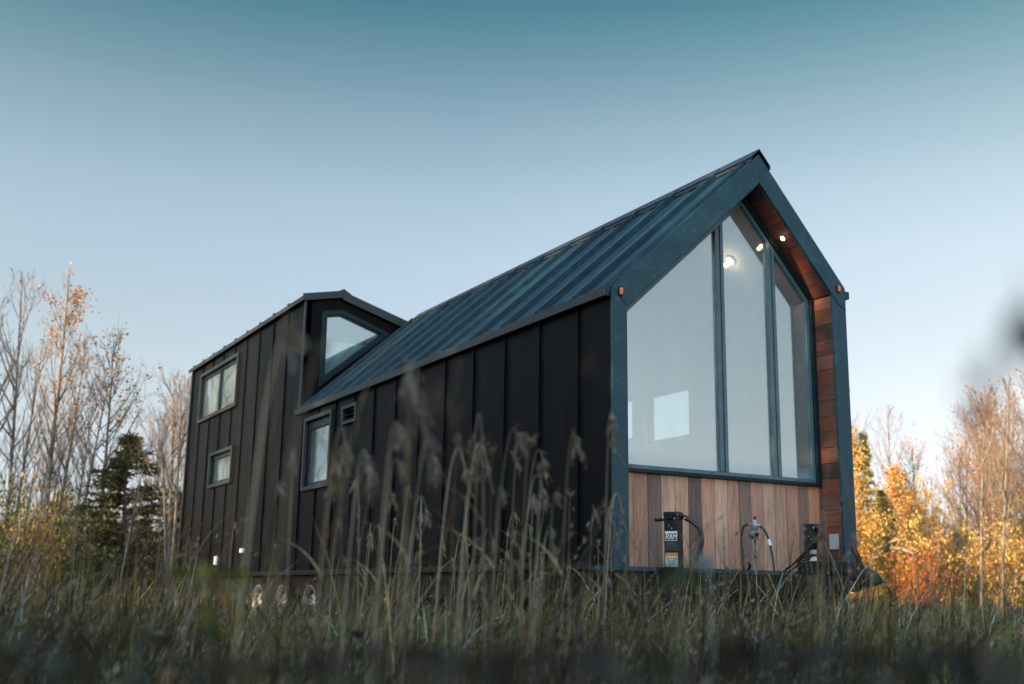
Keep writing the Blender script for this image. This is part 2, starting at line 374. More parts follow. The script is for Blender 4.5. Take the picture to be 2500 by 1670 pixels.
# right wall and interior right lining with two windows
HR = [(-2.96, -2.15, 1.66, 2.225), (-4.0, -3.19, 1.74, 2.245)]
mb = MB(); cells(mb, 0, -LM, -.30, .26, 2.80, 2.53, 2.60, HR); mb.box(-LE, -LM, 2.53, 2.60, .26, 3.55); mb.build("far_wall_cladding", K['wall'], house)
mb = MB(); cells(mb, 0, -5.6, -.34, .31, 2.74, 2.455, 2.53, HR)
mb.box(-5.6, -.34, .09, .12, .31, 1.34); mb.box(-5.6, -.34, .09, .12, 1.34, 2.36)
mb.extr([(-5.6, .12, .31), (-5.6, 2.455, .31), (-5.6, 2.455, 2.70), (-5.6, 1.61, 3.60), (-5.6, .12, 2.30)], (-.05, 0, 0))
mb.build("interior_lining", K['lining'], house)
mb = MB(); mb.hull8([(-5.6, .09, 2.30), (-.34, .09, 2.30), (-.34, 1.61, 3.63), (-5.6, 1.61, 3.63)], [(-5.6, .09, 2.33), (-.34, .09, 2.33), (-.34, 1.61, 3.66), (-5.6, 1.61, 3.66)])
mb.hull8([(-5.6, 1.612, 3.63), (-.34, 1.612, 3.63), (-.34, 2.46, 2.70), (-5.6, 2.46, 2.70)], [(-5.6, 1.612, 3.66), (-.34, 1.612, 3.66), (-.34, 2.46, 2.73), (-5.6, 2.46, 2.73)])
mb.build("ceiling_lining", K['lining'], house)
mb = MB(); mb.box(-5.6, -.34, .09, 2.53, .27, .305); mb.build("interior_floor", K['intfloor'], house)
for h in HR:
    mb = MB(); o_ = [(h[0], 2.50, h[2]), (h[1], 2.50, h[2]), (h[1], 2.50, h[3]), (h[0], 2.50, h[3])]
    i_ = [(h[0]+.035, 2.50, h[2]+.035), (h[1]-.035, 2.50, h[2]+.035), (h[1]-.035, 2.50, h[3]-.035), (h[0]+.035, 2.50, h[3]-.035)]
    f_ = MB().ring(o_, i_, (0, .05, 0)).build("far_window", K['alu'], house)
    MB().box(h[0]+.035, h[1]-.035, 2.52, 2.526, h[2]+.035, h[3]-.035).build("pane", K['glass3'], f_)
mb = MB(); mb.box(-LE, -LE+.08, .09, 2.53, .26, 3.6); mb.build("rear_wall_cladding", K['wall'], house)
mb = MB(); mb.box(-LM-.12, -LM-.06, .09, 2.53, .26, 3.5); mb.build("loft_partition", K['lining'], house)

# main roof
def slope(mb, x0, x1, a, b, t, col=(1, 1, 1)):
    a = np.array(a); b = np.array(b); n_ = np.array([-(b-a)[1], (b-a)[0]]); n_ = n_/np.linalg.norm(n_)
    if n_[1] < 0: n_ = -n_
    q = [(x0, *a), (x1, *a), (x1, *b), (x0, *b)]; q2 = [(x0, *(a-n_*t)), (x1, *(a-n_*t)), (x1, *(b-n_*t)), (x0, *(b-n_*t))]
    return mb.hull8(q2, q, col)
EA, RI, EB = (-.045, 2.425), (1.61, 3.925), (2.64, 2.785)
def rib(mb, x, a, b, w_, h_, lift=0.0):
    a = np.array(a); b = np.array(b); n_ = np.array([-(b-a)[1], (b-a)[0]]); n_ = n_/np.linalg.norm(n_)
    if n_[1] < 0: n_ = -n_
    lo = -.003
    q = [(x-w_, *(a+n_*lo)), (x+w_, *(a+n_*lo)), (x+w_, *(b+n_*lo)), (x-w_, *(b+n_*lo))]
    q2 = [(x-w_*.5, *(a+n_*h_)), (x+w_*.5, *(a+n_*h_)), (x+w_*.5, *(b+n_*h_)), (x-w_*.5, *(b+n_*h_))]
    mb.hull8(q, q2)
mb = MB(); slope(mb, -LM+.0, -.022, EA, RI, .05); slope(mb, -LM, -.022, RI, EB, .05)
mb.build("main_roof_deck", K['roof'], house)
mb = MB()
top = (np.array(EA)+.985*(np.array(RI)-np.array(EA)))
for k in range(12):
    x = -.48-.634*k
    if x > -LM+.06:
        rib(mb, x, EA, top, .014, .048)
        rib(mb, x, RI, EB, .016, .042)
    for q in (.33, .66):
        xx = x+.634*q
        if -LM+.06 < xx < -.06: rib(mb, xx, EA, top, .020, .012)
rib(mb, -.06, EA, top, .016, .035)
mb.build("main_roof_seams", K['roof'], house)
mb = MB()   # ridge cap: two folded flanges with a lip
for s_, e_ in ((-1, (1.50, 3.878)), (1, (1.735, 3.845))):
    n1 = (1.61, 3.985); q = [(-7.36, *n1), (.012, *n1), (.012, *e_), (-7.36, *e_)]
    mb.hull8(q, [(x, y, z-.012) for x, y, z in q])
    mb.hull8([(-7.36, e_[0], e_[1]), (.012, e_[0], e_[1]), (.012, e_[0]-.012*s_, e_[1]), (-7.36, e_[0]-.012*s_, e_[1])],
             [(-7.36, e_[0], e_[1]-.04), (.012, e_[0], e_[1]-.04), (.012, e_[0]-.012*s_, e_[1]-.04), (-7.36, e_[0]-.012*s_, e_[1]-.04)])
mb.build("ridge_cap", K['trim'], house)
mb = MB(); mb.box(-7.73, -.028, -.062, -.047, 2.372, 2.452); mb.box(-7.73, -.028, -.047, .0, 2.372, 2.384)
mb.box(-.04, -.028, -.047, 0, 2.384, 2.452)
mb.build("eave_flashing", K['trim'], house, bevel=.004)
mb = MB(); mb.box(-LM, .0, 2.602, 2.66, 2.72, 2.79); mb.build("far_eave_flashing", K['trim'], house)

# front steel frame: mitred plates round the recessed gable
FO = [(-.004, .22), (-.004, 2.452), (1.61, 3.935), (2.612, 2.815), (2.604, .22)]
FI = [(.148, .22), (.142, 2.305), (1.61, 3.662), (2.443, 2.742), (2.452, .22)]
mb = MB()
for i, g in ((0, 0), (1, 0), (2, .0), (3, 0)):
    a, b, c, d = FO[i], FO[i+1], FI[i+1], FI[i]
    if i == 1: b = (b[0]-.0012, b[1]); c = (c[0]-.0012, c[1])
    if i == 2: a = (a[0]+.0012, a[1]); d = (d[0]+.0012, d[1])
    x1 = .0 if i in (1, 2) else -.003
    q = [(-.03, *p) for p in (a, b, c, d)]
    mb.hull8(q, [(x1, p[1], p[2]) for p in q])
# lower tip of the far rake plate lapping over the post
mb.hull8([(-.002, 2.443, 2.742), (-.002, 2.606, 2.815), (-.002, 2.606, 2.60), (-.002, 2.50, 2.67)], [(.004, 2.443, 2.742), (.004, 2.606, 2.815), (.004, 2.606, 2.60), (.004, 2.50, 2.67)])
mb.build("gable_frame", K['frame'], house, bevel=.002)
mb = MB()   # lip along the inner edge of the frame and rear returns of the posts
mb.hull8([(-.27, .155, 2.3), (-.03, .155, 2.3), (-.03, 1.61, 3.645), (-.27, 1.61, 3.645)], [(-.27, .155, 2.33), (-.03, .155, 2.33), (-.03, 1.61, 3.672), (-.27, 1.61, 3.672)])
mb.box(-.27, -.03, .03, .146, .22, 2.3); mb.box(-.27, -.03, 2.47, 2.598, .22, 2.76)
mb.build("frame_return", K['frame'], house)
mb = MB(); mb.box(-.30, .012, -.006, 2.606, .185, .222); mb.build("base_flashing", K['frame'], house, bevel=.004)

# cedar boards
TONE = dict(t=(.55, .315, .21), p=(.49, .255, .175), d=(.23, .145, .115), k=(.135, .090, .078), l=(.60, .37, .255), o=(.50, .24, .14), r=(.34, .150, .090), m=(.28, .150, .105))
J = [.15, .384, .527, .666, .81, .946, 1.086, 1.228, 1.365, 1.497, 1.631, 1.767, 1.905, 2.04, 2.178, 2.306, 2.436, 2.452]
T = "tpdltkplpdpltpdor"
mb = MB()
for a, b, t in zip(J, J[1:], T):
    j = random.uniform(-.002, .002)
    mb.box(-.292, -.270+j, a+.002, b-.002, .222, .985, TONE[t])
mb.box(-.31, -.293, .15, 2.452, .222, .985, (.02, .015, .012))
mb.build("front_boards", K['boardv'], house, bevel=.002)
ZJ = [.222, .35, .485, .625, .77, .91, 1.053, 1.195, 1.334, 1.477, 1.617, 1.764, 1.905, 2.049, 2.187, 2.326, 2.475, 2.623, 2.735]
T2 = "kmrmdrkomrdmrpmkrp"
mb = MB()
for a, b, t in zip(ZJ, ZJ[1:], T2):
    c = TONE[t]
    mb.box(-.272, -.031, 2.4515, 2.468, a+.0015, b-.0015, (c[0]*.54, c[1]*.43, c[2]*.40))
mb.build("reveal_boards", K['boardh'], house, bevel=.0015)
mb = MB(); A = np.array([1.612, 3.655]); Bv = np.array([2.449, 2.742]); L_ = np.linalg.norm(Bv-A); u_ = (Bv-A)/L_; n_ = np.array([-u_[1], u_[0]])
if n_[1] < 0: n_ = -n_
T3 = "kmrdkmrdm"; nb = 9
for k in range(nb):
    a = A+u_*(L_*k/nb+.0015); b = A+u_*(L_*(k+1)/nb-.0015)
    q = [(-.272, *a), (-.031, *a), (-.031, *b), (-.272, *b)]; c = TONE[T3[k]]
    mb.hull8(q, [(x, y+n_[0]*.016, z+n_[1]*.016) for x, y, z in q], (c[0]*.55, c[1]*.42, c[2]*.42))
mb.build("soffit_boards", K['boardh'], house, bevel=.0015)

# gable glazing
def clip(poly, y0, y1):
    def half(P, s, v):
        o = []
        for i in range(len(P)):
            p, q = P[i], P[(i+1) % len(P)]; ip, iq = s*(p[0]-v) >= 0, s*(q[0]-v) >= 0
            if ip: o.append(p)
            if ip != iq:
                t = (v-p[0])/(q[0]-p[0]); o.append((v, p[1]+t*(q[1]-p[1])))
        return o
    return half(half(poly, 1, y0), -1, y1)
GO = [(.15, .987), (.15, 2.297), (1.61, 3.648), (2.447, 2.742), (2.447, .987)]
G1 = [(.20, 1.018), (.20, 2.27), (1.61, 3.575), (2.395, 2.725), (2.395, 1.018)]
G2 = [(.235, 1.052), (.235, 2.255), (1.61, 3.525), (2.352, 2.708), (2.352, 1.052)]
gw = MB().ring([(-.29, *p) for p in GO], [(-.29, *p) for p in G1], (.055, 0, 0)).build("gable_window", K['alu'], house, bevel=.003)
MB().ring([(-.30, *p) for p in G1], [(-.30, *p) for p in G2], (.045, 0, 0)).build("sash_frame", K['sash'], gw, bevel=.003)
MU = [1.332, 1.938]
def topz(y): return 3.525+(y-1.61)*(1.27/1.375) if y < 1.61 else 3.525-(y-1.61)*(.817/.742)
for y in MU:
    mb = MB()
    for a, b, dx in ((-.045, -.012, .0), (-.010, .012, -.012), (.014, .046, .0)):
        pl = clip(G2, y+a, y+b); mb.extr([(-.30, *p) for p in pl], (.05+dx, 0, 0))
    mb.build("mullion", K['sash'], gw, bevel=.002)
for a, b in ((.235, MU[0]-.046), (MU[0]+.047, MU[1]-.046), (MU[1]+.047, 2.352)):
    pl = clip(G2, a, b); MB().extr([(-.283, *p) for p in pl], (.006, 0, 0)).build("pane", K['glass'], gw)
for y in (.34, 1.19, 1.62, 2.17): MB().box(-.256, -.2535, y-.018, y+.018, 1.028, 1.037).build("weep_hole", K['hose'], gw)

# loft front wall with its pointed window
LO = [(0.0, 2.40), (0.0, 4.05), (.50, 4.17), (1.60, 3.84)]
LI = [(.245, 2.80), (.235, 3.90), (.54, 3.955), (1.30, 3.70)]
mb = MB(); mb.ring([(-LM-.06, *p) for p in LO], [(-LM-.06, *p) for p in LI], (.06, 0, 0))
for y, z0, z1 in ((.41, 3.97, 4.12), (1.06, 3.83, 3.98)): mb.box(-LM-.002, -LM+.022, y-.006, y+.006, z0, z1)
mb.build("loft_front_cladding", K['wall'], house)
lw = MB().ring([(-LM-.02, *p) for p in LI], [(-LM-.02, *p) for p in [(.30, 2.925), (.295, 3.85), (.525, 3.895), (1.175, 3.68)]], (.055, 0, 0)).build("loft_front_window", K['alu'], house, bevel=.003)
MB().ring([(-LM-.03, *p) for p in [(.30, 2.925), (.295, 3.85), (.525, 3.895), (1.175, 3.68)]], [(-LM-.03, *p) for p in [(.325, 2.98), (.32, 3.825), (.52, 3.865), (1.13, 3.668)]], (.045, 0, 0)).build("sash_frame", K['alu'], lw)
MB().extr([(-LM-.012, *p) for p in [(.325, 2.98), (.32, 3.825), (.52, 3.865), (1.13, 3.668)]], (.006, 0, 0)).build("pane", K['glass2'], lw)
# loft roof
LA, LR_, LB = (-.05, 4.085), (.52, 4.205), (2.66, 3.56)
mb = MB(); slope(mb, -LE-.05, -LM+.05, LA, LR_, .04); slope(mb, -LE-.05, -LM+.05, LR_, LB, .04)
for k in range(11):
    x = -7.66-.695*k
    if x < -LE-.06: break
    rib(mb, x, LA, LR_, .018, .04); rib(mb, x, LR_, LB, .018, .04)
mb.build("loft_roof_deck", K['roof'], house)
mb = MB(); mb.box(-LE-.06, -LM+.055, -.068, -.052, 4.02, 4.085)
def fasc(x0, x1, a, b, h_): mb.hull8([(x0, *a), (x1, *a), (x1, a[0], a[1]-h_), (x0, a[0], a[1]-h_)], [(x0, *b), (x1, *b), (x1, b[0], b[1]-h_), (x0, b[0], b[1]-h_)])
fasc(-LM+.052, -LM+.070, (-.068, 4.085), (.52, 4.208), .075); fasc(-LM+.052, -LM+.070, (.521, 4.208), (1.62, 3.876), .105)
mb.build("loft_roof_flashing", K['trim'], house)
mb = MB()
for e_ in ((.37, 4.178), (.69, 4.165)):
    q = [(-LE-.05, .53, 4.262), (-LM+.075, .53, 4.262), (-LM+.075, *e_), (-LE-.05, *e_)]; mb.hull8(q, [(x, y, z-.014) for x, y, z in q])
mb.extr([(-LM+.06, .38, 4.182), (-LM+.06, .53, 4.25), (-LM+.06, .68, 4.165)], (.012, 0, 0))
mb.build("loft_ridge_cap", K['trim'], house)
mb = MB(); mb.tube([(-9.0, .2, 4.12), (-9.0, .2, 4.20)], .03, 10); mb.build("vent_pipe", K['trim'], house)

# side windows and vent
def side_window(name, h, split=None, sash=.045, top=.045):
    o = .055
    q = lambda d, y: [(h[0]-d, y, h[2]-d), (h[1]+d, y, h[2]-d), (h[1]+d, y, h[3]+d), (h[0]-d, y, h[3]+d)]
    f = MB().ring(q(o, -.045), q(0, -.045), (0, .075, 0)).build(name, K['trim'], house, bevel=.003)
    s = MB(); a = q(0, .012); b = [(h[0]+sash, .012, h[2]+sash), (h[1]-sash, .012, h[2]+sash), (h[1]-sash, .012, h[3]-top), (h[0]+sash, .012, h[3]-top)]
    s.ring(a, b, (0, .05, 0))
    if split: s.box(split-.05, split+.05, .006, .055, h[2]+sash, h[3]-top)
    s.build("sash_frame", K['alu'], f, bevel=.003)
    xs = [h[0]+sash, h[1]-sash] if not split else [h[0]+sash, split-.05, split+.05, h[1]-sash]
    for i in range(0, len(xs), 2):
        MB().box(xs[i], xs[i+1], .034, .040, h[2]+sash, h[3]-top).build("pane", K['glass2'], f)
    return f
side_window("bathroom_window", H_TALL, None, .05, .11)
side_window("loft_window", H_UP, -12.12, .05, .06)
side_window("low_window", H_LOW, None, .05, .07)
for h in (H_TALL, H_UP, H_LOW):
    MB().box(h[0]-.04, h[1]+.04, .14, .15, h[2]-.05, h[3]+.05).build("window_blind", K['blind'], house)
v = MB().ring([(H_VENT[0]-.045, -.05, H_VENT[2]-.04), (H_VENT[1]+.045, -.05, H_VENT[2]-.04), (H_VENT[1]+.045, -.05, H_VENT[3]+.04), (H_VENT[0]-.045, -.05, H_VENT[3]+.04)],
              [(H_VENT[0], -.05, H_VENT[2]), (H_VENT[1], -.05, H_VENT[2]), (H_VENT[1], -.05, H_VENT[3]), (H_VENT[0], -.05, H_VENT[3])], (0, .08, 0)).build("wall_vent", K['trim'], house, bevel=.003)
mb = MB()
for k, z in enumerate((2.075, 2.125, 2.175)):
    mb.hull8([(H_VENT[0], .01, z+.035), (H_VENT[1], .01, z+.035), (H_VENT[1], .014, z+.038), (H_VENT[0], .014, z+.038)],
             [(H_VENT[0], -.035, z), (H_VENT[1], -.035, z), (H_VENT[1], -.031, z+.003), (H_VENT[0], -.031, z+.003)])
mb.build("louvre", K['alu'], v)

# lights and fittings on the house
for (y, z) in ((.073, 2.415), (2.52, 2.826-.03)):
    m_ = MB().box(.002, .012, y-.018, y+.018, z-.04, z+.04).build("marker_light", K['alu'], house, bevel=.004)
    MB().box(.0115, .026, y-.014, y+.014, z-.028, z+.030).build("amber_lens", K['amber'], m_, bevel=.006)
def disc(name, p, n_, r, t, m, parent, k=20):
    p = np.array(p); n_ = np.array(n_)/np.linalg.norm(n_); return MB().tube([p, p+n_*t], r, k).build(name, m, parent)
nd_ = np.array([0, -n_[0], -n_[1]])
P0 = np.array([-.135, *(A+u_*(L_*.455))])
dl = disc("eave_downlight", P0, nd_, .036, .005, K['alu'], house); disc("lamp_lens", P0+nd_*.003, nd_, .023, .004, K['lamp'], dl)
P1 = np.array([-.86, 1.98, 3.205]); dl = disc("ceiling_downlight", P1, nd_, .05, .006, K['white'], house); disc("lamp_lens", P1+nd_*.004, nd_, .033, .004, K['lamp'], dl)
def lamp_light(name, p, e, r_):
    d = bpy.data.lights.new(name, 'POINT'); d.energy = e; d.color = (1.0, .66, .36); d.shadow_soft_size = r_
    o = bpy.data.objects.new(name, d); C.objects.link(o); o.parent = house; o.location = tuple(p); o.rotation_euler = Vector(-nd_).to_track_quat('Z', 'Y').to_euler()
lamp_light("eave_lamp_light", P0+nd_*.045, .06, .02); lamp_light("ceiling_lamp_light", P1+nd_*.075, .7, .03)
MB().box(-.175, -.065, 2.438, 2.451, .425, .560).build("outlet_cover", K['greyplate'], house, bevel=.004)
MB().box(-10.02, -9.90, -.05, -.001, .545, .61).build("power_inlet", K['white'], house, bevel=.006)
MB().box(-11.47, -11.40, -.05, -.001, .38, .52).build("water_inlet", K['white'], house, bevel=.006)
mb = MB(); mb.tube([(-LE+.0, .06, 2.27), (-LE-.16, .06, 2.27), (-LE-.20, .06, 2.29)], .022, 8); mb.box(-LE-.22, -LE-.16, .03, .09, 2.25, 2.31); mb.build("rear_lamp", K['blackpaint'], house)

# trailer chassis
mb = MB(); mb.box(-LE, -.02, .12, .20, -.06, .184); mb.box(-LE, -.02, 2.40, 2.48, -.06, .184); mb.box(-.30, -.02, .20, 2.40, -.12, .184)
for xa, xb in ((-6.3, -.6), (-13.9, -10.4)): mb.box(xa, xb, 2.20, 2.26, -.40, .06)  # dark panels added under the far side to block the sunlit ground behind
for k in range(13): mb.box(-1.2-k*1.0, -1.12-k*1.0, .2, 2.4, .06, .184)
mb.box(-LE, -.302, -.0, 2.6, .20, .258)
mb.build("trailer_frame", K['blackpaint'], house)
mb = MB()
for y0 in (.42, 2.18):
    s_ = 1 if y0 < 1.3 else -1
    mb.hull8([(-.019, y0, .03), (-.019, y0+.06*s_, .03), (-.019, y0+.06*s_, .17), (-.019, y0, .17)], [(1.12, 1.27 if s_ > 0 else 1.33, .03), (1.12, 1.33 if s_ > 0 else 1.27, .03), (1.12, 1.33 if s_ > 0 else 1.27, .17), (1.12, 1.27 if s_ > 0 else 1.33, .17)])
mb.box(.20, .27, .66, 1.94, .04, .165)
mb.build("tongue", K['blackpaint'], house)
# coupler: socket nose, body, latch lever
mb = MB(); N_ = 10
prof = [(1.02, .075, .05, .165), (1.16, .075, .05, .17), (1.20, .06, .06, .19), (1.25, .05, .07, .205), (1.295, .05, .08, .215), (1.325, .062, .09, .225), (1.37, .066, .10, .212), (1.41, .058, .11, .182), (1.435, .045, .115, .15), (1.45, .038, .115, .125)]
ring_ = []
for x, hw, z0, z1 in prof:
    ring_.append([(x, 1.30-hw, z0), (x, 1.30-hw, z0+(z1-z0)*.6), (x, 1.30-hw*.6, z1-(z1-z0)*.1), (x, 1.30, z1), (x, 1.30+hw*.6, z1-(z1-z0)*.1), (x, 1.30+hw, z0+(z1-z0)*.6), (x, 1.30+hw, z0)])
vs = [p for rg in ring_ for p in rg]; n7 = 7
fs = [(i*n7+q, i*n7+(q+1) % n7, (i+1)*n7+(q+1) % n7, (i+1)*n7+q) for i in range(len(prof)-1) for q in range(n7)]+[tuple(range(n7)), tuple(range((len(prof)-1)*n7, len(prof)*n7))]
mb.add(vs, fs); mb.box(1.445, 1.475, 1.255, 1.345, .112, .122)
cp = mb.build("coupler", K['blackpaint'], house, smooth=False, bevel=.006)
mb = MB(); mb.hull8([(1.275, 1.285, .205), (1.305, 1.285, .205), (1.305, 1.315, .205), (1.275, 1.315, .205)], [(1.175, 1.285, .405), (1.205, 1.285, .415), (1.205, 1.315, .415), (1.175, 1.315, .405)])
mb.hull8([(1.225, 1.285, .32), (1.24, 1.285, .335), (1.24, 1.315, .335), (1.225, 1.315, .32)], [(1.19, 1.285, .335), (1.195, 1.285, .35), (1.195, 1.315, .35), (1.19, 1.315, .335)])
mb.build("latch_lever", K['blackpaint'], cp, bevel=.004)
disc("latch_bolt", (1.285, 1.268, .215), (0, -1, 0), .009, .02, K['chrome'], cp, 10)
bb = MB().box(.74, 1.13, 1.17, 1.43, .172, .275).build("actuator_box", K['blackpaint'], house, bevel=.02)
mb = MB()
for k in (0, 1):
    y = 1.26+.06*k; t_ = np.linspace(0, 1, 14); mb.tube(np.stack([.5+.55*t_, y+.03*np.sin(t_*5), .20+.10*np.sin(t_*math.pi)+.05*t_], -1), .009, 7)
mb.tube(np.stack([.35+.1*np.cos(np.linspace(0, 5, 20)), .95+.06*np.sin(np.linspace(0, 5, 20)), .26-.02*np.linspace(0, 9, 20)], -1), .011, 7)
mb.build("brake_cable", K['hose'], house, smooth=True)
mb = MB()   # safety chain
t_ = np.linspace(0, 1, 22)
mb.tube(np.stack([.75+.45*t_, 1.05+.2*t_, .10-.30*np.sin(t_*math.pi)], -1), [.012+.006*math.sin(i*2.2) for i in range(22)], 7)
mb.build("safety_chain", K['blackpaint'], house, smooth=True)

def wheel(x, y, s_):
    w_ = empty("wheel", (x, y, -.19), 0, house)
    def lathe(pr, n=36):
        vs = []; fs = []
        for (r_, yy) in pr:
            for q in range(n): a = 2*math.pi*q/n; vs.append((r_*math.cos(a), yy*s_, r_*math.sin(a)))
        for i in range(len(pr)-1):
            for q in range(n): fs.append((i*n+q, i*n+(q+1) % n, (i+1)*n+(q+1) % n, (i+1)*n+q))
        return vs, fs
    v_, f_ = lathe([(.25, .0), (.27, -.02), (.33, -.025), (.355, 0), (.36, .05), (.36, .15), (.35, .2), (.27, .22), (.25, .2)]); MB().add(v_, f_).build("tyre", K['rubber'], w_, True)
    v_, f_ = lathe([(.265, -.012), (.262, -.02), (.245, -.012), (.238, .03), (.20, .055), (.12, .03), (.07, .02), (.065, -.01), (.001, -.012)]); m_ = MB().add(v_, f_)
    rim = m_.build("rim", K['rim'], w_, True)
    if s_ < 0: return
    for q in range(8):
        a = 2*math.pi*q/8+.2; c_, s2 = math.cos(a), math.sin(a); r_ = .165
        MB().tube([(r_*c_, .040*s_, r_*s2), (r_*c_, .030*s_, r_*s2)], .028, 10).build("hand_hole", K['blackpaint'], w_)
    for q in range(6):
        a = 2*math.pi*q/6; MB().tube([(.095*math.cos(a), .03*s_, .095*math.sin(a)), (.095*math.cos(a), .002*s_, .095*math.sin(a))], .010, 6).build("lug_nut", K['chrome'], w_)
for x in (-9.31, -8.22, -7.07):
    wheel(x, .08, 1); wheel(x, 2.52, -1)

# jacks
def jack(x, y, z, rz, crank_pts, left_bar, labels):
    j = empty("trailer_jack", (x, y, z), rz, house)
    mb = MB(); mb.box(-.06, .06, -.06, .06, -.62, .0); mb.box(-.064, .064, -.064, .064, -.03, .004)
    mb.build("jack_post", K['blackpaint'], j, bevel=.006)
    mb = MB(); mb.box(-.05, .05, -.05, .05, -.80, -.62); mb.box(-.10, .10, -.10, .10, -.815, -.80)
    mb.build("jack_foot", K['blackpaint'], j, bevel=.004)
    mb = MB(); mb.box(-.02, .012, -.075, -.058, -.055, -.03); mb.build("gear_cover", K['blackpaint'], j, bevel=.005)
    for px_, pz_ in ((.027, -.05), (.004, -.125), (-.018, -.105), (.054, -.02)):
        MB().tube([(px_, -.0605, pz_), (px_, -.072, pz_)], .006, 8).build("bolt", K['chrome'], j)
    mb = MB()
    if left_bar: mb.tube([(-.058, 0, -.055), (-.118, 0, -.055)], .012, 10); mb.tube([(-.118, 0, -.055), (-.148, 0, -.055)], .016, 10)
    mb.tube(crank_pts[0], .011, 10)
    mb.tube(crank_pts[1], crank_pts[2], 12)
    mb.build("crank_handle", K['hose'], j, True)
    mb = MB(); mb.tube([np.array(crank_pts[0][-1])+np.array([.008, -.018, 0]), np.array(crank_pts[0][-1])+np.array([.008, -.03, 0])], .008, 8); mb.build("crank_bolt", K['chrome'], j)
    if labels:
        yb = -.0625
        MB().box(-.052, .052, yb, yb+.003, -.30, -.14).build("maker_sticker", K['greylabel'], j)
        MB().box(-.052, .048, yb-.002, yb-.0005, -.165, -.150).build("sticker_stripe", K['letter'], j)
        MB().box(-.052, .048, yb-.002, yb-.0005, -.222, -.215).build("sticker_stripe", K['greyplate'], j)
        mb = MB(); yy = yb-.003; x0, z0, hh = -.046, -.207, .036; sh = .18
        def seg(a, b, wd=.0065):
            a = np.array(a, float); b = np.array(b, float); a[0] += a[1]*sh; b[0] += b[1]*sh; d_ = (b-a)/np.linalg.norm(b-a); n2 = np.array([-d_[1], d_[0]])*wd/2; a = a-d_*wd*.3; b = b+d_*wd*.3
            mb.add([(x0+p[0], yy, z0+p[1]) for p in (a-n2, b-n2, b+n2, a+n2)], [(0, 1, 2, 3)])
        W = .022
        seg((0, 0), (0, hh)); seg((0, hh), (W*.7, hh)); seg((W*.7, hh), (W, hh*.8)); seg((W, hh*.8), (W*.7, hh*.5)); seg((W*.7, hh*.5), (0, hh*.5)); seg((W*.5, hh*.5), (W, 0))
        o2 = .030; seg((o2, 0), (o2+W*.45, hh)); seg((o2+W*.45, hh), (o2+W, 0)); seg((o2+W*.2, hh*.35), (o2+W*.8, hh*.35))
        o3 = .060; seg((o3, 0), (o3, hh)); seg((o3, hh), (o3+W*.6, hh*.4)); seg((o3+W*.6, hh*.4), (o3+W*1.2, hh)); seg((o3+W*1.2, hh), (o3+W*1.2, 0))
        mb.build("maker_lettering", K['letter'], j)
        MB().box(-.050, .050, yb, yb+.003, -.343, -.314).build("warning_band", K['orange'], j)
        MB().box(-.050, .050, yb, yb+.003, -.423, -.3435).build("warning_sticker", K['paper'], j)
        mb = MB()
        for k in range(5): mb.box(-.042, .042-.01*(k % 3), yb-.001, yb-.0005, -.375-.009*k, -.3722-.009*k)
        for k, (a, b) in enumerate(((-.042, -.02), (-.012, .0), (.008, .02), (.028, .042))): mb.box(a, b, yb-.001, yb-.0005, -.364, -.354)
        for k in range(3): mb.box(-.04+.02*k, -.03+.02*k+.004, yb-.001, yb-.0005, -.250, -.240)
        mb.build("sticker_print", K['ink'], j)
    else:
        MB().box(-.012, .042, -.0630, -.060, -.305, -.215).build("warning_sticker", K['white'], j)
        MB().box(-.02, .030, -.0632, -.0605, -.332, -.300).build("warning_sticker", K['paper'], j)
    return j
t_ = np.linspace(0, 1, 16)
def bez(P, n=18):
    P = np.array(P, float); t = np.linspace(0, 1, n)[:, None]
    return (1-t)**3*P[0]+3*(1-t)**2*t*P[1]+3*(1-t)*t*t*P[2]+t**3*P[3]
c1 = np.concatenate([[(.085, 0, -.035), (.115, -.01, -.05)], bez([(.13, -.01, -.06), (.235, -.015, -.12), (.275, -.015, -.20), (.175, -.015, -.37)])])
r1 = [.020, .023]+[.017]*18
jack(.10, .50, .645, rad(36), ([(.058, 0, -.045), (.09, 0, -.045)], c1, r1), True, True)
c2 = np.concatenate([[(.03, -.075, -.03)], bez([(.05, -.085, -.03), (.13, -.10, -.03), (.10, -.10, -.11), (.02, -.10, -.17)], 10), [(-.05, -.10, -.25), (-.12, -.10, -.32)]])
jack(.10, 1.975, .615, rad(33), ([(.02, -.06, -.035), (.03, -.09, -.035)], c2, [.022]+[.025]*10+[.018, .018]), False, False)

# propane regulator
rg = empty("gas_regulator", (.10, 1.336, .24), rad(36), house)
mb = MB(); mb.tube([(0, 0, -.14), (0, 0, .23)], .0095, 12); mb.tube([(0, 0, .07), (0, 0, .13)], .0145, 12); mb.tube([(0, 0, .066), (0, 0, .073)], .017, 12); mb.tube([(0, 0, .125), (0, 0, .131)], .017, 12); mb.tube([(0, 0, -.16), (0, 0, .02)], .013, 12); mb.build("stand_pipe", K['pole'], rg, True)
mb = MB(); mb.tube([(-.012, .02, .265), (-.010, -.005, .265), (.0, -.03, .264), (.005, -.045, .262)], [.038, .040, .034, .016], 20); mb.box(-.015, .03, -.03, .01, .222, .25); mb.build("regulator_body", K['olive'], rg, False, .004)
mb = MB(); mb.tube([(.018, -.035, .268), (.036, -.06, .266)], .014, 12); mb.build("vent_cap", K['hose'], rg, True)
mb = MB(); mb.tube([(0, 0, .295), (0, 0, .34), (0, 0, .372), (0, 0, .39)], [.022, .027, .022, .010], 14); mb.tube([(0, 0, .35), (.048, -.01, .332)], .014, 10); mb.tube([(0, 0, .345), (-.03, 0, .348)], .012, 10); mb.build("changeover_valve", K['zinc'], rg, True)
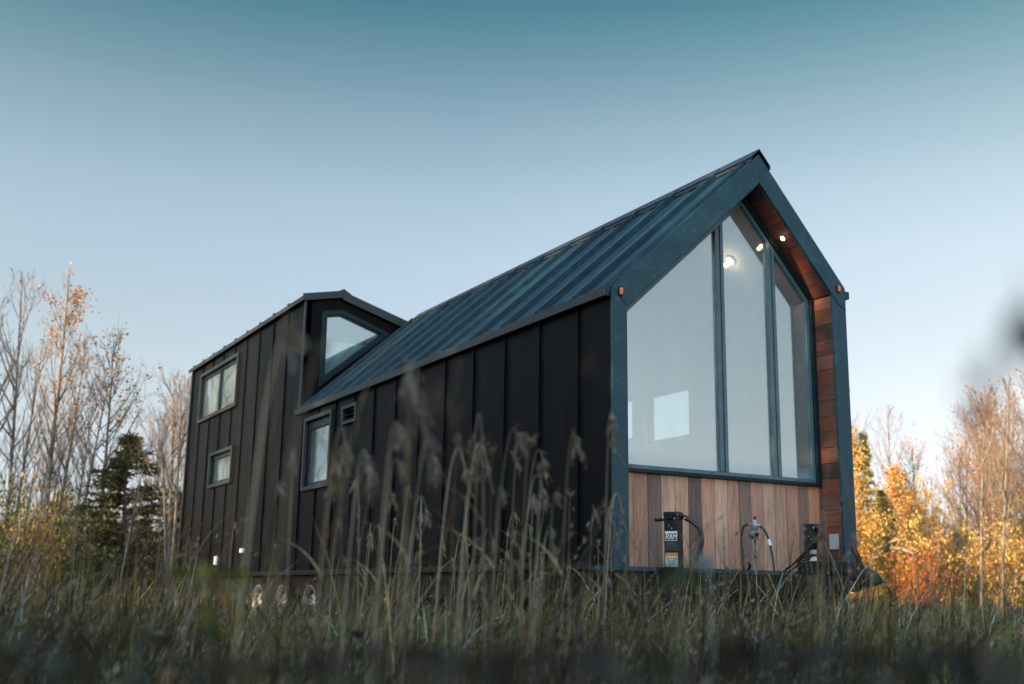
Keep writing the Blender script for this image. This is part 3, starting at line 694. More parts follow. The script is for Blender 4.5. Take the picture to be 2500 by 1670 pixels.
mb = MB(); mb.tube([(.002, 0, .385), (.002, 0, .415)], .011, 12); mb.build("valve_knob", K['hose'], rg, True)
mb = MB(); mb.tube([(-.03, 0, .347), (-.052, 0, .349)], .008, 10); mb.build("brass_fitting", simple("brass", (.6, .42, .2), .35, .8), rg, True)
mb = MB(); mb.tube(bez([(-.052, 0, .349), (-.11, 0, .36), (-.115, 0, .25), (-.105, -.01, .12)]), .0095, 9); mb.tube(bez([(-.105, -.01, .12), (-.10, -.01, .0), (-.09, -.01, -.05), (-.08, -.01, -.14)]), .0095, 9)
mb.tube(bez([(.05, -.01, .331), (.09, -.01, .31), (.115, -.01, .24), (.128, -.01, .16)]), .0095, 9); mb.tube(bez([(.128, -.01, .16), (.15, -.01, .04), (.155, -.01, -.05), (.16, -.01, -.16)]), .0095, 9); mb.build("gas_hose", K['hose'], rg, True)
mb = MB(); mb.tube([(.112, -.01, .225), (.126, -.01, .175)], .013, 10); mb.build("hose_tag", K['letter'], rg)

#VEGETATION
# ------------------------------------------------------------------ vegetation: generators
def ribbons(base, h, wd, az, lean, bend, cols, k=5, tipw=.08, upv=None):
    """grass blades: base (n,3), height, width, bend azimuth, lean and bend as shares of the height, base colours (n,3)"""
    n = len(base); t = np.linspace(0, 1, k)[None, :, None]
    hd = np.stack([np.cos(az), np.sin(az), np.zeros(n)], -1)[:, None, :]
    upd = np.array([0, 0, 1.0])[None, None, :] if upv is None else upv[:, None, :]
    H = h[:, None, None]; B = bend[:, None, None]; Ln = lean[:, None, None]
    P = base[:, None, :]+upd*H*(t-.45*B*t**3)+hd*H*(Ln*t+B*t**2)
    wa = az+rng.uniform(.6, 2.5, n); W_ = np.stack([np.cos(wa), np.sin(wa), np.zeros(n)], -1)[:, None, :]
    ww = (wd[:, None, None]*.5)*((1-t)**.6*(1-tipw)+tipw)
    V = np.stack([P-W_*ww, P+W_*ww], 2).reshape(-1, 3)
    i = np.arange(n)[:, None]*(2*k)+2*np.arange(k-1)[None, :]
    F = np.stack([i, i+1, i+3, i+2], -1).reshape(-1, 4)
    return V, F, np.repeat(cols, 2*k, 0), P

def join(parts):
    V, F, Cc, b = [], [], [], 0
    for v, f, c in parts: V.append(v); F.append(f+b); Cc.append(c); b += len(v)
    return np.concatenate(V), np.concatenate(F), np.concatenate(Cc)

def quads(cen, size, cols, aspect=.6, nrm=None):
    """leaf-shaped diamonds at cen, random attitude"""
    n = len(cen); a = rng.normal(size=(n, 3)) if nrm is None else nrm+rng.normal(size=(n, 3))*.25*np.linalg.norm(nrm, axis=1)[:, None]; a /= np.linalg.norm(a, axis=1)[:, None]
    b = rng.normal(size=(n, 3)); b -= a*(a*b).sum(1)[:, None]; b /= np.linalg.norm(b, axis=1)[:, None]
    s = size[:, None] if not np.isscalar(size) else size
    V = np.stack([cen-a*s*.5, cen+b*s*.5*aspect-a*s*.05, cen+a*s*.5, cen-b*s*.5*aspect-a*s*.05], 1).reshape(-1, 3)
    F = np.arange(4*n).reshape(n, 4); return V, F, np.repeat(cols, 4, 0)

def tubes(P0, P1, P2, r0_, r1_, cols, k=4, n=3):
    """many curved twigs (quadratic curves) as n-sided tapering tubes"""
    N = len(P0); t = np.linspace(0, 1, k)[None, :, None]
    P = (1-t)**2*P0[:, None]+2*(1-t)*t*P1[:, None]+t*t*P2[:, None]
    T = P2-P0; T /= np.linalg.norm(T, axis=1)[:, None]+1e-9
    A = np.cross(T, rng.normal(size=(N, 3))); A /= np.linalg.norm(A, axis=1)[:, None]+1e-9; B = np.cross(T, A)
    R = r0_[:, None, None]*(1-t)+r1_[:, None, None]*t
    an = 2*math.pi*np.arange(n)/n
    V = (P[:, :, None, :]+R[:, :, None, :]*(np.cos(an)[None, None, :, None]*A[:, None, None, :]+np.sin(an)[None, None, :, None]*B[:, None, None, :])).reshape(-1, 3)
    i = np.arange(N)[:, None, None]*(k*n)+np.arange(k-1)[None, :, None]*n+np.arange(n)[None, None, :]
    j = np.arange(N)[:, None, None]*(k*n)+np.arange(k-1)[None, :, None]*n+((np.arange(n)+1) % n)[None, None, :]
    F = np.stack([i, j, j+n, i+n], -1).reshape(-1, 4)
    return V, F, np.repeat(cols, k*n, 0), P

def pal(n, cols, w=None, jit=.18):
    c = np.array(cols); i = rng.choice(len(c), n, p=w); o = c[i]*(1+rng.normal(size=(n, 1))*jit)
    return np.clip(o*(1+rng.normal(size=(n, 3))*.05), .005, .95)

DRY = [(.56, .38, .11), (.70, .52, .22), (.36, .22, .08), (.34, .14, .05), (.46, .34, .13), (.18, .09, .045), (.09, .055, .035), (.30, .30, .08), (.95, .85, .62)]
GRN = [(.13, .21, .02), (.16, .26, .06), (.34, .32, .03), (.20, .17, .03), (.07, .095, .02)]
WEED = [(.06, .04, .028), (.09, .055, .03), (.05, .05, .022), (.13, .125, .03), (.035, .028, .024), (.13, .065, .03)]
GOLD = [(.72, .45, .12), (.78, .52, .17), (.64, .36, .09), (.60, .42, .14), (.44, .34, .10)]
ORNG = [(.55, .28, .09), (.44, .20, .06), (.60, .36, .14), (.30, .15, .06)]
OLIV = [(.22, .25, .06), (.28, .29, .08), (.15, .18, .05), (.36, .31, .09)]
DGRN = [(.10, .115, .04), (.14, .15, .05), (.075, .08, .032), (.22, .17, .06)]
TWIG = [(.31, .225, .155), (.39, .285, .20), (.23, .165, .12)]
FUZZ = [(.28, .21, .145), (.44, .37, .28), (.17, .12, .08), (.25, .15, .09)]

# ------------------------------------------------------------------ meadow
def in_house(b, m=.0): return (b[:, 0] < -.35+m) & (b[:, 0] > -14.1-m) & (b[:, 1] > .35-m) & (b[:, 1] < 2.3+m)
def scatter(n, d0, d1, half=.66):
    d = np.sqrt(rng.uniform(d0*d0, d1*d1, n)); a = rng.uniform(-half, half, n)
    b = np.stack([CX+d*(-np.sin(YAW-a)), CY+d*np.cos(YAW-a), np.zeros(n)], -1)
    return b[~in_house(b)]
def patch(b, s, ph=0.0):
    x, y = b[:, 0]*s+ph, b[:, 1]*s-ph
    return .5+.25*(np.sin(x+1.7*np.sin(y*.8))+np.sin(y*1.3+1.3*np.sin(x*.9)))
def meadow():
    def dcam(b): return np.hypot(b[:, 0]-CX, b[:, 1]-CY)
    def side(b): return ((b[:, 0]-CX)*rt[0]+(b[:, 1]-CY)*rt[1])/dcam(b)
    W0 = math.atan2(rt[1], rt[0])
    dry, grn, wd_ = [], [], []
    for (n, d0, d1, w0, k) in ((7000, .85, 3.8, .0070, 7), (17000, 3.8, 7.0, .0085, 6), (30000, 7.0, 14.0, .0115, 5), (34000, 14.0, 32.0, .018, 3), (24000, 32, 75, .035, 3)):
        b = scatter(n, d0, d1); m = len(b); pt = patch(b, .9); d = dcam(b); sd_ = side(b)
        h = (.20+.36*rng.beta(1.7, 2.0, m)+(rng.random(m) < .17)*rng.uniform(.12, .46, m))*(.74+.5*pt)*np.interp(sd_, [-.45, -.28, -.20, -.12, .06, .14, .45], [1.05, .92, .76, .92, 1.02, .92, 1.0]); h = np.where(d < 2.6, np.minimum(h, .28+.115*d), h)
        V, F, Cc, P = ribbons(b, h, w0*rng.uniform(.5, 1.4, m), W0+rng.normal(0, 1.1, m), rng.normal(.12, .16, m), np.abs(rng.normal(.0, .42, m)), pal(m, DRY, jit=.3)*(.46 if d0 > 2 else .14)*(.55+.8*patch(b, 1.6, 4.0))[:, None], k)  # nearest zone: foreground shade is put into the blade colour
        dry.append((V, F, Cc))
        s = rng.random(m) < (.22 if d1 < 15 else .10); Ps = P[s]; q = 8 if d1 < 15 else 3
        if len(Ps):
            tip = np.repeat(Ps[:, -1], q, 0); prev = np.repeat(Ps[:, -2], q, 0); tt = rng.uniform(.1, 1.05, (len(tip), 1))
            c0 = prev+(tip-prev)*tt; N = len(c0); sz = rng.uniform(.010, .022, N)*(1 if d1 < 15 else 2.2)
            dry.append(quads(c0+rng.normal(size=(N, 3))*.003, sz, pal(N, FUZZ), .28, (tip-prev)))
        n2 = int(n*.8); b = scatter(n2, d0, d1); m = len(b); pt = patch(b, .7, 2.0); d = dcam(b)
        keep = pt > rng.uniform(.15, .75, m); b = b[keep]; m = len(b); d = d[keep]
        h = .20+.34*rng.beta(2, 2.5, m); h = np.where(d < 2.4, np.minimum(h, .27+.105*d), h)
        V, F, Cc, P = ribbons(b, h, w0*1.35*rng.uniform(.6, 1.5, m), W0+rng.normal(0, 1.4, m), rng.normal(.08, .2, m), np.abs(rng.normal(.15, .45, m)), pal(m, GRN, jit=.3)*(.55 if d0 > 2 else .17)*(.55+.8*patch(b, 1.4, 1.0))[:, None], k)  # nearest green blades darkened too, shade painted into their colour
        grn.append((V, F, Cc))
        n3 = int(n*.05); b = scatter(n3, d0, d1); m = len(b); d = dcam(b); h = rng.uniform(.22, .58, m); h = np.where(d < 2.6, np.minimum(h, .27+.105*d), h); cc = pal(m, WEED)
        V, F, Cc, P = ribbons(b, h, np.full(m, w0*.9), W0+rng.normal(0, 1.4, m), rng.normal(0.05, .15, m), np.abs(rng.normal(0, .2, m)), cc*.8, k)
        wd_.append((V, F, Cc)); q = 12 if d1 < 8 else 8 if d1 < 15 else 5
        i = rng.integers(1, k, (m, q)); f_ = rng.random((m, q, 1)); A_ = np.take_along_axis(P, i[:, :, None]-1, 1); B_ = np.take_along_axis(P, i[:, :, None], 1)
        cen = (A_+(B_-A_)*f_).reshape(-1, 3)+rng.normal(size=(m*q, 3))*np.array([.014, .014, .006])
        wd_.append(quads(cen, rng.uniform(.02, .045, m*q)*(1 if d1 < 15 else 1.8), np.repeat(cc, q, 0)*rng.uniform(.7, 1.4, (m*q, 1)), .35, rng.normal(size=(m*q, 3))+np.array([0, 0, .8])))
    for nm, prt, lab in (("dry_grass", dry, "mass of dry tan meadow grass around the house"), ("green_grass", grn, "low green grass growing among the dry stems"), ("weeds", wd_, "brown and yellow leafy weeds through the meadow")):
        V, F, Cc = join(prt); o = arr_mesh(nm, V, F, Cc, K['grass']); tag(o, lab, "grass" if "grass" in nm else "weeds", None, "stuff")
meadow()

# ------------------------------------------------------------------ tall stalks that stand out one by one
def stalk(pb, pt_, pyt, D, droop=.0, head=1.0, label=None, group="tall seeding grasses in the meadow", wd=.0022, leaf=1, dark=1.0, cat="grass stalk", name="grass_stalk", cols=FUZZ, hl=.11):
    b = ground_at(pb, D); tip = np.array(at(pt_, pyt, D)); L_ = np.linalg.norm(tip-b)
    root = empty(name, tuple(b)); tag(root, label, cat, group)
    d_ = tip-b; hz = np.array([d_[0], d_[1], 0]); k = 14; t = np.linspace(0, 1, k)[:, None]
    ctrl = np.array([d_[0]*.28, d_[1]*.28, d_[2]*(.62+.75*droop)])
    c2_ = np.array([d_[0]*.62, d_[1]*.62, d_[2]*(1.0+.55*droop)])
    P = 3*(1-t)**2*t*ctrl+3*(1-t)*t*t*c2_+t**3*d_
    sc_ = pal(1, cols)[0]*dark
    wd *= 1.25 if wd < .0026 else .95; m_ = MB().tube(P, np.linspace(wd, wd*.45, k), 5, tuple(sc_)); m_.build("stem", K['grass'], root, True)
    # seed head: an airy panicle of fine branchlets carrying spikelets
    nb = max(4, int(15*head)); tt = 1-rng.random(nb)**1.1*(hl/L_); idx = tt*(k-1); i = np.minimum(idx.astype(int), k-2); p = P[i]+(P[i+1]-P[i])*(idx-i)[:, None]
    dr = rng.normal(size=(nb, 3)); dr /= np.linalg.norm(dr, axis=1)[:, None]; tg = P[i+1]-P[i]; tg /= np.linalg.norm(tg, axis=1)[:, None]
    ax = tg*1.0+dr*.5; ax /= np.linalg.norm(ax, axis=1)[:, None]; ln = rng.uniform(.018, .05, nb)*(.55+.4*head)*min(1.0, hl/.08)
    cc = pal(nb, cols)*dark; p2 = p+ax*ln[:, None]-np.array([0, 0, 1.0])*(ln*.25)[:, None]
    V1, F1, C1, PP = tubes(p, p+ax*ln[:, None]*.55, p2, np.full(nb, .0008), np.full(nb, .0004), cc, 5, 3)
    qn = 8; f_ = rng.uniform(.25, 1.0, (nb, qn))*3.99; ii = f_.astype(int); A_ = PP[np.arange(nb)[:, None], ii]; B_ = PP[np.arange(nb)[:, None], ii+1]
    cen = (A_+(B_-A_)*(f_-ii)[..., None]).reshape(-1, 3)+rng.normal(size=(nb*qn, 3))*.0018
    V2, F2, C2 = quads(cen, rng.uniform(.0055, .0100, nb*qn)*(.8+.25*head), np.repeat(cc, qn, 0)*rng.uniform(.75, 1.25, (nb*qn, 1)), .32, np.repeat(ax, qn, 0))
    V, F, Cc = join([(V1, F1, C1), (V2, F2, C2)]); arr_mesh("seed_head", V, F, Cc, K['grass'], root)
    for q in range(leaf):
        i = int(k*(.3+.25*q)); az = rng.uniform(0, 6.28, 1); hh = np.array([rng.uniform(.14, .26)])
        V, F, Cc, _ = ribbons(P[i][None], hh, np.array([.0048]), az, np.array([.55]), np.array([.7]), pal(1, DRY[2:7])*dark, 7); arr_mesh("leaf", V, F, Cc, K['grass'], root)
    return root
L = "tall seeding grasses in the meadow"
stalk(745, 1045, 1080, 2.1, .85, 2.2, "large arching grass stalk whose fluffy head droops right of the tall window", wd=.0032, hl=.20, cols=FUZZ[::2]+[(.25, .19, .13)])
stalk(600, 790, 850, 1.15, .0, .3, "broad blurred grass blade leaning right up to the pointed loft window", wd=.0021, leaf=0, hl=.05, cols=[(.24, .19, .11)])
stalk(560, 700, 830, 1.7, .1, 1.6, "blurred stalk with a tall tuft rising over the upper loft wall", wd=.0032, hl=.13)
stalk(905, 975, 1060, 2.3, .25, 1.6, "upright blurred stalk with a round tuft beside the large arching head", wd=.004, hl=.10)
stalk(985, 1000, 935, 1.9, .3, 1.4, "tall blurred stalk topped by a curled tuft just under the eave", wd=.0026, hl=.10)
stalk(830, 900, 1180, 2.6, .5, 1.8, "bushy bent seed stalk low in front of the tall window", wd=.003, hl=.16)
stalk(760, 850, 1150, 2.8, .6, 1.4, "hooked pale stalk beside the lower edge of the tall window", wd=.003, hl=.12)
stalk(630, 680, 1190, 3.2, .2, 1.2, "thin bent stalk in front of the wall below the loft window", hl=.10)
stalk(1095, 1118, 1085, 3.2, .1, 1.6, "branched seed stalk before the middle of the black wall", wd=.0026, hl=.16)
stalk(1150, 1172, 1095, 3.1, .15, 1.4, "seed stalk with two small tufts right of the branched one", wd=.0024, hl=.14)
stalk(1195, 1200, 1105, 3.3, .0, 1.2, "straight reddish seed stalk with a forked top", wd=.0024, hl=.16)
stalk(1268, 1290, 1085, 3.0, .0, 1.6, "straight stalk with a long pale spike before the dark wall", wd=.0024, hl=.14)
stalk(1300, 1325, 1140, 3.2, .0, 1.6, "stalk with a thick brown spike and two side tufts near the front post", wd=.0026, hl=.18)
stalk(1240, 1262, 1130, 3.6, .1, 1.2, "short pale stalk bending left of the long pale spike", hl=.12)
stalk(1385, 1392, 1208, 4.0, .0, 1.2, "low twin tufted stalk between the spikes and the front post", hl=.12)
stalk(1470, 1500, 1068, 3.4, .45, 1.8, "tall stalk with a hooked tuft standing against the front corner post", wd=.0026, hl=.22)
stalk(1495, 1488, 1250, 4.4, .05, 1.2, "slim pale stalk at the foot of the front corner post", hl=.12)
stalk(2030, 2010, 1256, 5.0, .2, 1.0, "slender stalk before the second jack and the corner of the cedar reveal", hl=.08)
stalk(1985, 2090, 1330, 2.6, 1.1, .6, "single arching stalk looping over the grey outlet cover", wd=.0016, hl=.09)
stalk(1640, 1565, 1325, 4.8, .1, .8, "thin hooked stalk in front of the first cedar boards", hl=.05)
stalk(1720, 1668, 1310, 4.6, .0, .6, "thin stalk leaning across the stickered jack", hl=.04)
stalk(1845, 1800, 1300, 4.9, .1, .7, "thin stalk leaning in front of the gas hose", hl=.06)
LB = "thin dry grass stalk with a small seed tuft rising from the meadow"
protos = [stalk(700+70*k, 700+70*k+rng.normal(40, 60), 1100+rng.uniform(0, 120), rng.uniform(2.6, 4.0), abs(rng.normal(.15, .4)), rng.uniform(.8, 1.6), LB, wd=rng.uniform(.0016, .0024), hl=rng.uniform(.08, .18)) for k in range(10)]
W0 = math.atan2(rt[1], rt[0])
for k in range(95):
    pb = (rng.uniform(480, 1480) if k % 10 < 7 else rng.uniform(20, 480) if k % 10 < 8 else rng.uniform(1480, 2480)); D = rng.uniform(3.0, 8.0)
    if 560 < pb < 790: continue
    c = copy_tree(protos[k % 10]); b = ground_at(pb, D); c.location = tuple(b); c.rotation_euler = (0, 0, rng.normal(0, .7)); sc2 = rng.uniform(.72, 1.08)*(1.0 if pb < 1480 else .74); c.scale = (sc2,)*3

# very near plants, thrown far out of focus by the lens
stalk(2660, 2504, 785, .42, .25, 1.8, "dark blurred seed head hanging at the right edge of the sky", cols=[(.03, .045, .06)], wd=.0007, leaf=0, hl=.016, name="weed_stalk", cat="weed stalk")
stalk(2560, 2405, 905, .40, .2, .3, "faint blurred sprig below the dark seed head in the sky", cols=[(.10, .13, .15)], wd=.0004, leaf=0, hl=.03, name="weed_stalk", cat="weed stalk")
stalk(2440, 2382, 1030, .62, .05, .6, "grey blurred bud in front of the bare trees at right", cols=[(.12, .14, .16)], wd=.0004, leaf=0, hl=.02, name="weed_stalk", cat="weed stalk")
stalk(1745, 1728, 1395, 1.25, .0, 1.3, "pale blurred tuft low in front of the cedar boards", cols=[(.32, .36, .38)], wd=.0014, leaf=0, hl=.04)

def near_weed(px, py, D, cols, n_, sp, size, label):
    top_ = np.array(at(px, py, D)); b = np.array([top_[0], top_[1], 0.0]); root = empty("leafy_weed", tuple(b)); tag(root, label, "weed", "blurred leafy weeds close to the viewer")
    MB().tube([(0, 0, 0), (.01, 0, top_[2]*.6), (0, .0, top_[2])], [.003, .0025, .0015], 6, (.10, .10, .05)).build("stem", K['grass'], root, True)
    g_ = np.clip(rng.normal(size=(n_, 3)), -1.7, 1.7); g_[:, 2] = np.minimum(g_[:, 2], .5); cen = np.array([0, 0, top_[2]])+g_*np.array([sp, sp, sp*1.3])-np.array([0, 0, sp*.6])
    V, F, Cc = quads(cen, rng.uniform(.7, 1.3, n_)*size, pal(n_, cols), .55); arr_mesh("leaves", V, F, Cc, K['grass'], root)
near_weed(520, 1400, 1.6, [(.13, .12, .02), (.09, .095, .02)], 26, .028, .032, "yellow green leafy weed left of the trailer wheels")
near_weed(1650, 1395, 1.1, [(.06, .09, .035), (.05, .07, .03)], 10, .012, .022, "bright green blurred leaf in front of the stickered jack")
near_weed(1300, 1620, .75, [(.03, .022, .02), (.06, .04, .025)], 75, .055, .026, "dark brown clump low before the middle of the wall")
near_weed(1990, 1610, .70, [(.03, .022, .02), (.05, .035, .02)], 85, .055, .026, "dark brown clump low in front of the second jack")
near_weed(820, 1640, .70, [(.03, .025, .02), (.06, .045, .02)], 75, .055, .026, "dark clump low under the trailer wheels")
for px_, py_, D_ in ((330, 1570, .95), (600, 1640, 1.1), (1060, 1600, .9), (1560, 1640, 1.0), (2230, 1610, .95)):  # clumps added to darken the bottom edge, their dark colours stand for shade
    near_weed(px_, py_, D_, [(.03, .02, .016), (.07, .04, .025), (.045, .055, .022)], 60, .055, .026, "added blurred weed clump coloured dark for shade along the bottom edge")
near_weed(2440, 1640, .9, [(.05, .07, .05), (.06, .05, .03)], 90, .06, .03, "dark green clump low in the right corner")
near_weed(140, 1640, .9, [(.05, .075, .05), (.07, .05, .03)], 90, .06, .03, "dark green clump low in the left corner")

dw = empty("dried_weed", tuple(ground_at(1965, 7.6))); tag(dw, "pale curly dried weed in front of the trailer tongue", "weed")
mb = MB()
for k in range(16):
    a = rng.uniform(0, 6.28); h_ = rng.uniform(.35, .62); n_ = 16; t = np.linspace(0, 1, n_); rr = rng.uniform(.05, .22)
    mb.tube(np.stack([rr*np.cos(a)*t+.025*np.sin(t*14+a)*t, rr*np.sin(a)*t+.025*np.cos(t*11+a)*t, h_*t-.14*t**3*rng.uniform(0, 2)], -1), np.linspace(.0055, .003, n_), 5, tuple(pal(1, FUZZ)[0]))
mb.build("stems", K['grass'], dw, True)

# ------------------------------------------------------------------ trees
def gen_tree(h, tr, nb, t0, blen, ang, nsub, leaves, lcols, lsize, wob=.06, forks=1, up_=.5, spread=.10, ntw=3, trunkmat='birch', top_leaf=False):
    """returns a (trunk mesh, crown mesh) pair of a deciduous tree of height h standing at the origin"""
    tv, cv = [], []; tips = []
    for fk in range(forks):
        k = 12; t = np.linspace(0, 1, k); ph = rng.uniform(0, 6.28); lean = rng.normal(0, .05, 2)+(np.array([math.cos(ph), math.sin(ph)])*.07 if forks > 1 else 0)
        X = np.stack([lean[0]*h*t+wob*np.sin(t*4+ph)*t*h*.12, lean[1]*h*t+wob*np.cos(t*3.3+ph)*t*h*.12, h*t*(1 if fk == 0 else rng.uniform(.8, .95))], -1)
        R = tr*(1-t)**.8*(1 if fk == 0 else .8)+.006
        m_ = MB().tube(X, R, 8, cap=False); tv.append((np.array(m_.v), np.array(m_.f), np.ones((len(m_.v), 3))))
        u = np.sort(rng.uniform(t0, .97, nb)); idx = u*(k-1); i = idx.astype(int); p = X[i]+(X[i+1]-X[i])*(idx-i)[:, None]
        az = rng.uniform(0, 6.28, nb); sh = np.sin(np.clip((u-t0)/(1-t0), 0, 1)*math.pi*.5+.35)*np.clip((1.03-u)/(1-t0)*1.6, .12, 1)
        ln = blen*sh*rng.uniform(.6, 1.25, nb); an = ang*rng.uniform(.7, 1.3, nb)
        hd = np.stack([np.cos(az), np.sin(az), np.zeros(nb)], -1); z = np.array([0, 0, 1.0])
        d = hd*np.sin(an)[:, None]+z*np.cos(an)[:, None]
        p2 = p+d*ln[:, None]*.95+z*ln[:, None]*up_*.5; p1 = p+(hd*np.sin(an*1.25)[:, None]+z*np.cos(an*1.25)[:, None])*ln[:, None]*.5
        V, F, Cc, P = tubes(p, p1, p2, np.clip(.016*ln, .006, .03), np.full(nb, .0035), pal(nb, TWIG), 5, 4); tv.append((V, F, np.ones((len(V), 3))))
        m = nb*nsub; ti = rng.uniform(.25, 1.0, m); bi = np.repeat(np.arange(nb), nsub); q = P[bi, np.minimum((ti*4).astype(int), 3)]; q2 = P[bi, np.minimum((ti*4).astype(int), 3)+1]
        s0 = q+(q2-q)*((ti*4) % 1)[:, None]; dd = d[bi]+rng.normal(size=(m, 3))*.55+z*.35; dd /= np.linalg.norm(dd, axis=1)[:, None]; l2 = ln[bi]*rng.uniform(.2, .5, m)
        V, F, Cc, P2 = tubes(s0, s0+dd*l2[:, None]*.5, s0+dd*l2[:, None]+z*l2[:, None]*.15, np.full(m, .0055), np.full(m, .0028), pal(m, TWIG), 3, 3); cv.append((V, F, Cc))
        m3 = m*ntw; b3 = np.repeat(np.arange(m), ntw); s3 = P2[b3, 1]+(P2[b3, 2]-P2[b3, 1])*rng.random((m3, 1)); d3 = dd[b3]+rng.normal(size=(m3, 3))*.6+z*.3; d3 /= np.linalg.norm(d3, axis=1)[:, None]; l3 = np.clip(l2[b3]*.5, .08, .5)*rng.uniform(.5, 1.2, m3)
        V, F, Cc, P3 = tubes(s3, s3+d3*l3[:, None]*.5, s3+d3*l3[:, None], np.full(m3, .0035), np.full(m3, .002), pal(m3, TWIG), 2, 3); cv.append((V, F, Cc))
        tips.append(np.concatenate([P2[:, 2], P3[:, 1], P3[:, 0]]))
    tips = np.concatenate(tips)
    if top_leaf: wts = np.clip((tips[:, 2]/h-.42), .02, .36)*np.where(tips[:, 2]/h > .93, .35, 1.0); wts = wts/wts.sum()
    else: wts = None
    if leaves:
        i = rng.choice(len(tips), leaves, p=wts); cen = tips[i]+rng.normal(size=(leaves, 3))*spread
        cv.append(quads(cen, rng.uniform(.6, 1.3, leaves)*lsize, pal(leaves, lcols, jit=.22), .75))
    V, F, Cc = join(tv); a = arr_mesh("trunk", V, F, Cc, K[trunkmat], None, True)
    V, F, Cc = join(cv); b = arr_mesh("crown", V, F, Cc, K['leaf'])
    return a, b

def gen_conifer(h, rbase, whorls, cols, droop=.25, dens=26, irregular=0.0, nl=.16):
    t = np.linspace(0, 1, 9); m_ = MB().tube(np.stack([.02*np.sin(t*5)*h*.3, .02*np.cos(t*4)*h*.3, h*t], -1), .012*h*(1-t)+.006, 7, cap=False)
    V, F, Cc = np.array(m_.v), np.array(m_.f), np.ones((len(m_.v), 3)); a = arr_mesh("trunk", V, F, Cc, K['barkd'], None, True); cv = []
    u = np.repeat(np.linspace(.06, .97, whorls), 6)+rng.normal(0, .012, whorls*6); nb = len(u); az = rng.uniform(0, 6.28, nb)
    ln = rbase*np.clip(1-u, .04, 1)**.8*rng.uniform(.6-.3*irregular, 1.15+.3*irregular, nb); p = np.stack([np.zeros(nb), np.zeros(nb), u*h], -1)
    hd = np.stack([np.cos(az), np.sin(az), np.zeros(nb)], -1); z = np.array([0, 0, 1.0])
    p2 = p+hd*ln[:, None]-z*(ln*droop)[:, None]; p1 = p+hd*ln[:, None]*.5+z*(ln*.12)[:, None]
    V, F, Cc, P = tubes(p, p1, p2, .012*ln+.004, np.full(nb, .003), pal(nb, TWIG), 6, 3); cv.append((V, F, Cc))
    m = nb*dens; bi = np.repeat(np.arange(nb), dens); ti = rng.uniform(.12, 1.0, m)*4.99; i = ti.astype(int); s = P[bi, i]+(P[bi, i+1]-P[bi, i])*(ti-i)[:, None]
    dd = hd[bi]*.7+rng.normal(size=(m, 3))*.6; dd /= np.linalg.norm(dd, axis=1)[:, None]; l2 = nl*rng.uniform(.5, 1.2, m)
    V, F, Cc, _ = tubes(s, s+dd*l2[:, None]*.5, s+dd*l2[:, None], np.full(m, .020*nl/.16), np.full(m, .004), pal(m, cols, jit=.3), 2, 3); cv.append((V, F, Cc))
    V, F, Cc = join(cv); b = arr_mesh("crown", V, F, Cc, K['leaf']); return a, b

def gen_shrub(h, r, n_, leaves, cols, lsize, name_):
    az = rng.uniform(0, 6.28, n_); q = rng.random(n_); p = np.stack([np.cos(az)*.12*r, np.sin(az)*.12*r, np.zeros(n_)], -1); hd = np.stack([np.cos(az), np.sin(az), np.zeros(n_)], -1); z = np.array([0, 0, 1.0])
    hh = h*rng.uniform(.55, 1.05, n_); p2 = p+hd*(r*q)[:, None]*1.1+z*hh[:, None]; p1 = p+hd*(r*q*.35)[:, None]+z*(hh*.6)[:, None]
    V, F, Cc, P = tubes(p, p1, p2, np.full(n_, .010), np.full(n_, .003), pal(n_, TWIG), 6, 3); st = arr_mesh("stems", V, F, Cc, K['leaf'])
    m = n_*7; bi = np.repeat(np.arange(n_), 7); i = rng.integers(1, 5, m); s = P[bi, i]; dd = rng.normal(size=(m, 3))*.8+z*.5+hd[bi]*.4; dd /= np.linalg.norm(dd, axis=1)[:, None]; l2 = rng.uniform(.12, .4, m)*h*.4
    V1, F1, C1, P2 = tubes(s, s+dd*l2[:, None]*.5, s+dd*l2[:, None], np.full(m, .004), np.full(m, .002), pal(m, TWIG), 3, 3)
    src = P2[:, 1:].reshape(-1, 3); j = rng.integers(0, len(src), leaves); cen = src[j]+rng.normal(size=(leaves, 3))*.07; cen[:, 2] = np.abs(cen[:, 2])
    V2, F2, C2 = quads(cen, rng.uniform(.6, 1.3, leaves)*lsize, pal(leaves, cols, jit=.25), .75)
    V, F, Cc = join([(V1, F1, C1), (V2, F2, C2)]); fo = arr_mesh("foliage", V, F, Cc, K['leaf']); return st, fo

used = set()
def place(pair, name, x, y, scale, rz, label, cat, group=None, lean=(0, 0), sxy=None):
    root = empty(name, (x, y, -.03), rz); root.rotation_euler = (lean[0], lean[1], rz); root.scale = (sxy or scale, sxy or scale, scale); tag(root, label, cat, group)
    for o in pair:
        if o.name in used: c = o.copy(); C.objects.link(c)
        else: c = o; used.add(o.name)
        c.parent = root
    return root
def top_h(px, py, D): return at(px, py, D)[2]
def put(pair, hp, name, px, D, pyt, label, cat, group=None, pxt=None, sxy=None):
    """stand a tree at column px, D metres away, its top at row pyt; pxt leans it so the top is over column pxt"""
    b = ground_at(px, D); H = top_h(px, pyt, D)+.03; s = H/hp; lean = (0, 0)
    if pxt is not None:
        tp = np.array(at(pxt, pyt, D)); d = tp-b; lean = (-math.atan2(d[1], H), math.atan2(d[0], H))
    return place(pair, name, b[0], b[1], s, rng.uniform(0, 6.28) if pxt is None else 0, label, cat, group, lean, sxy)

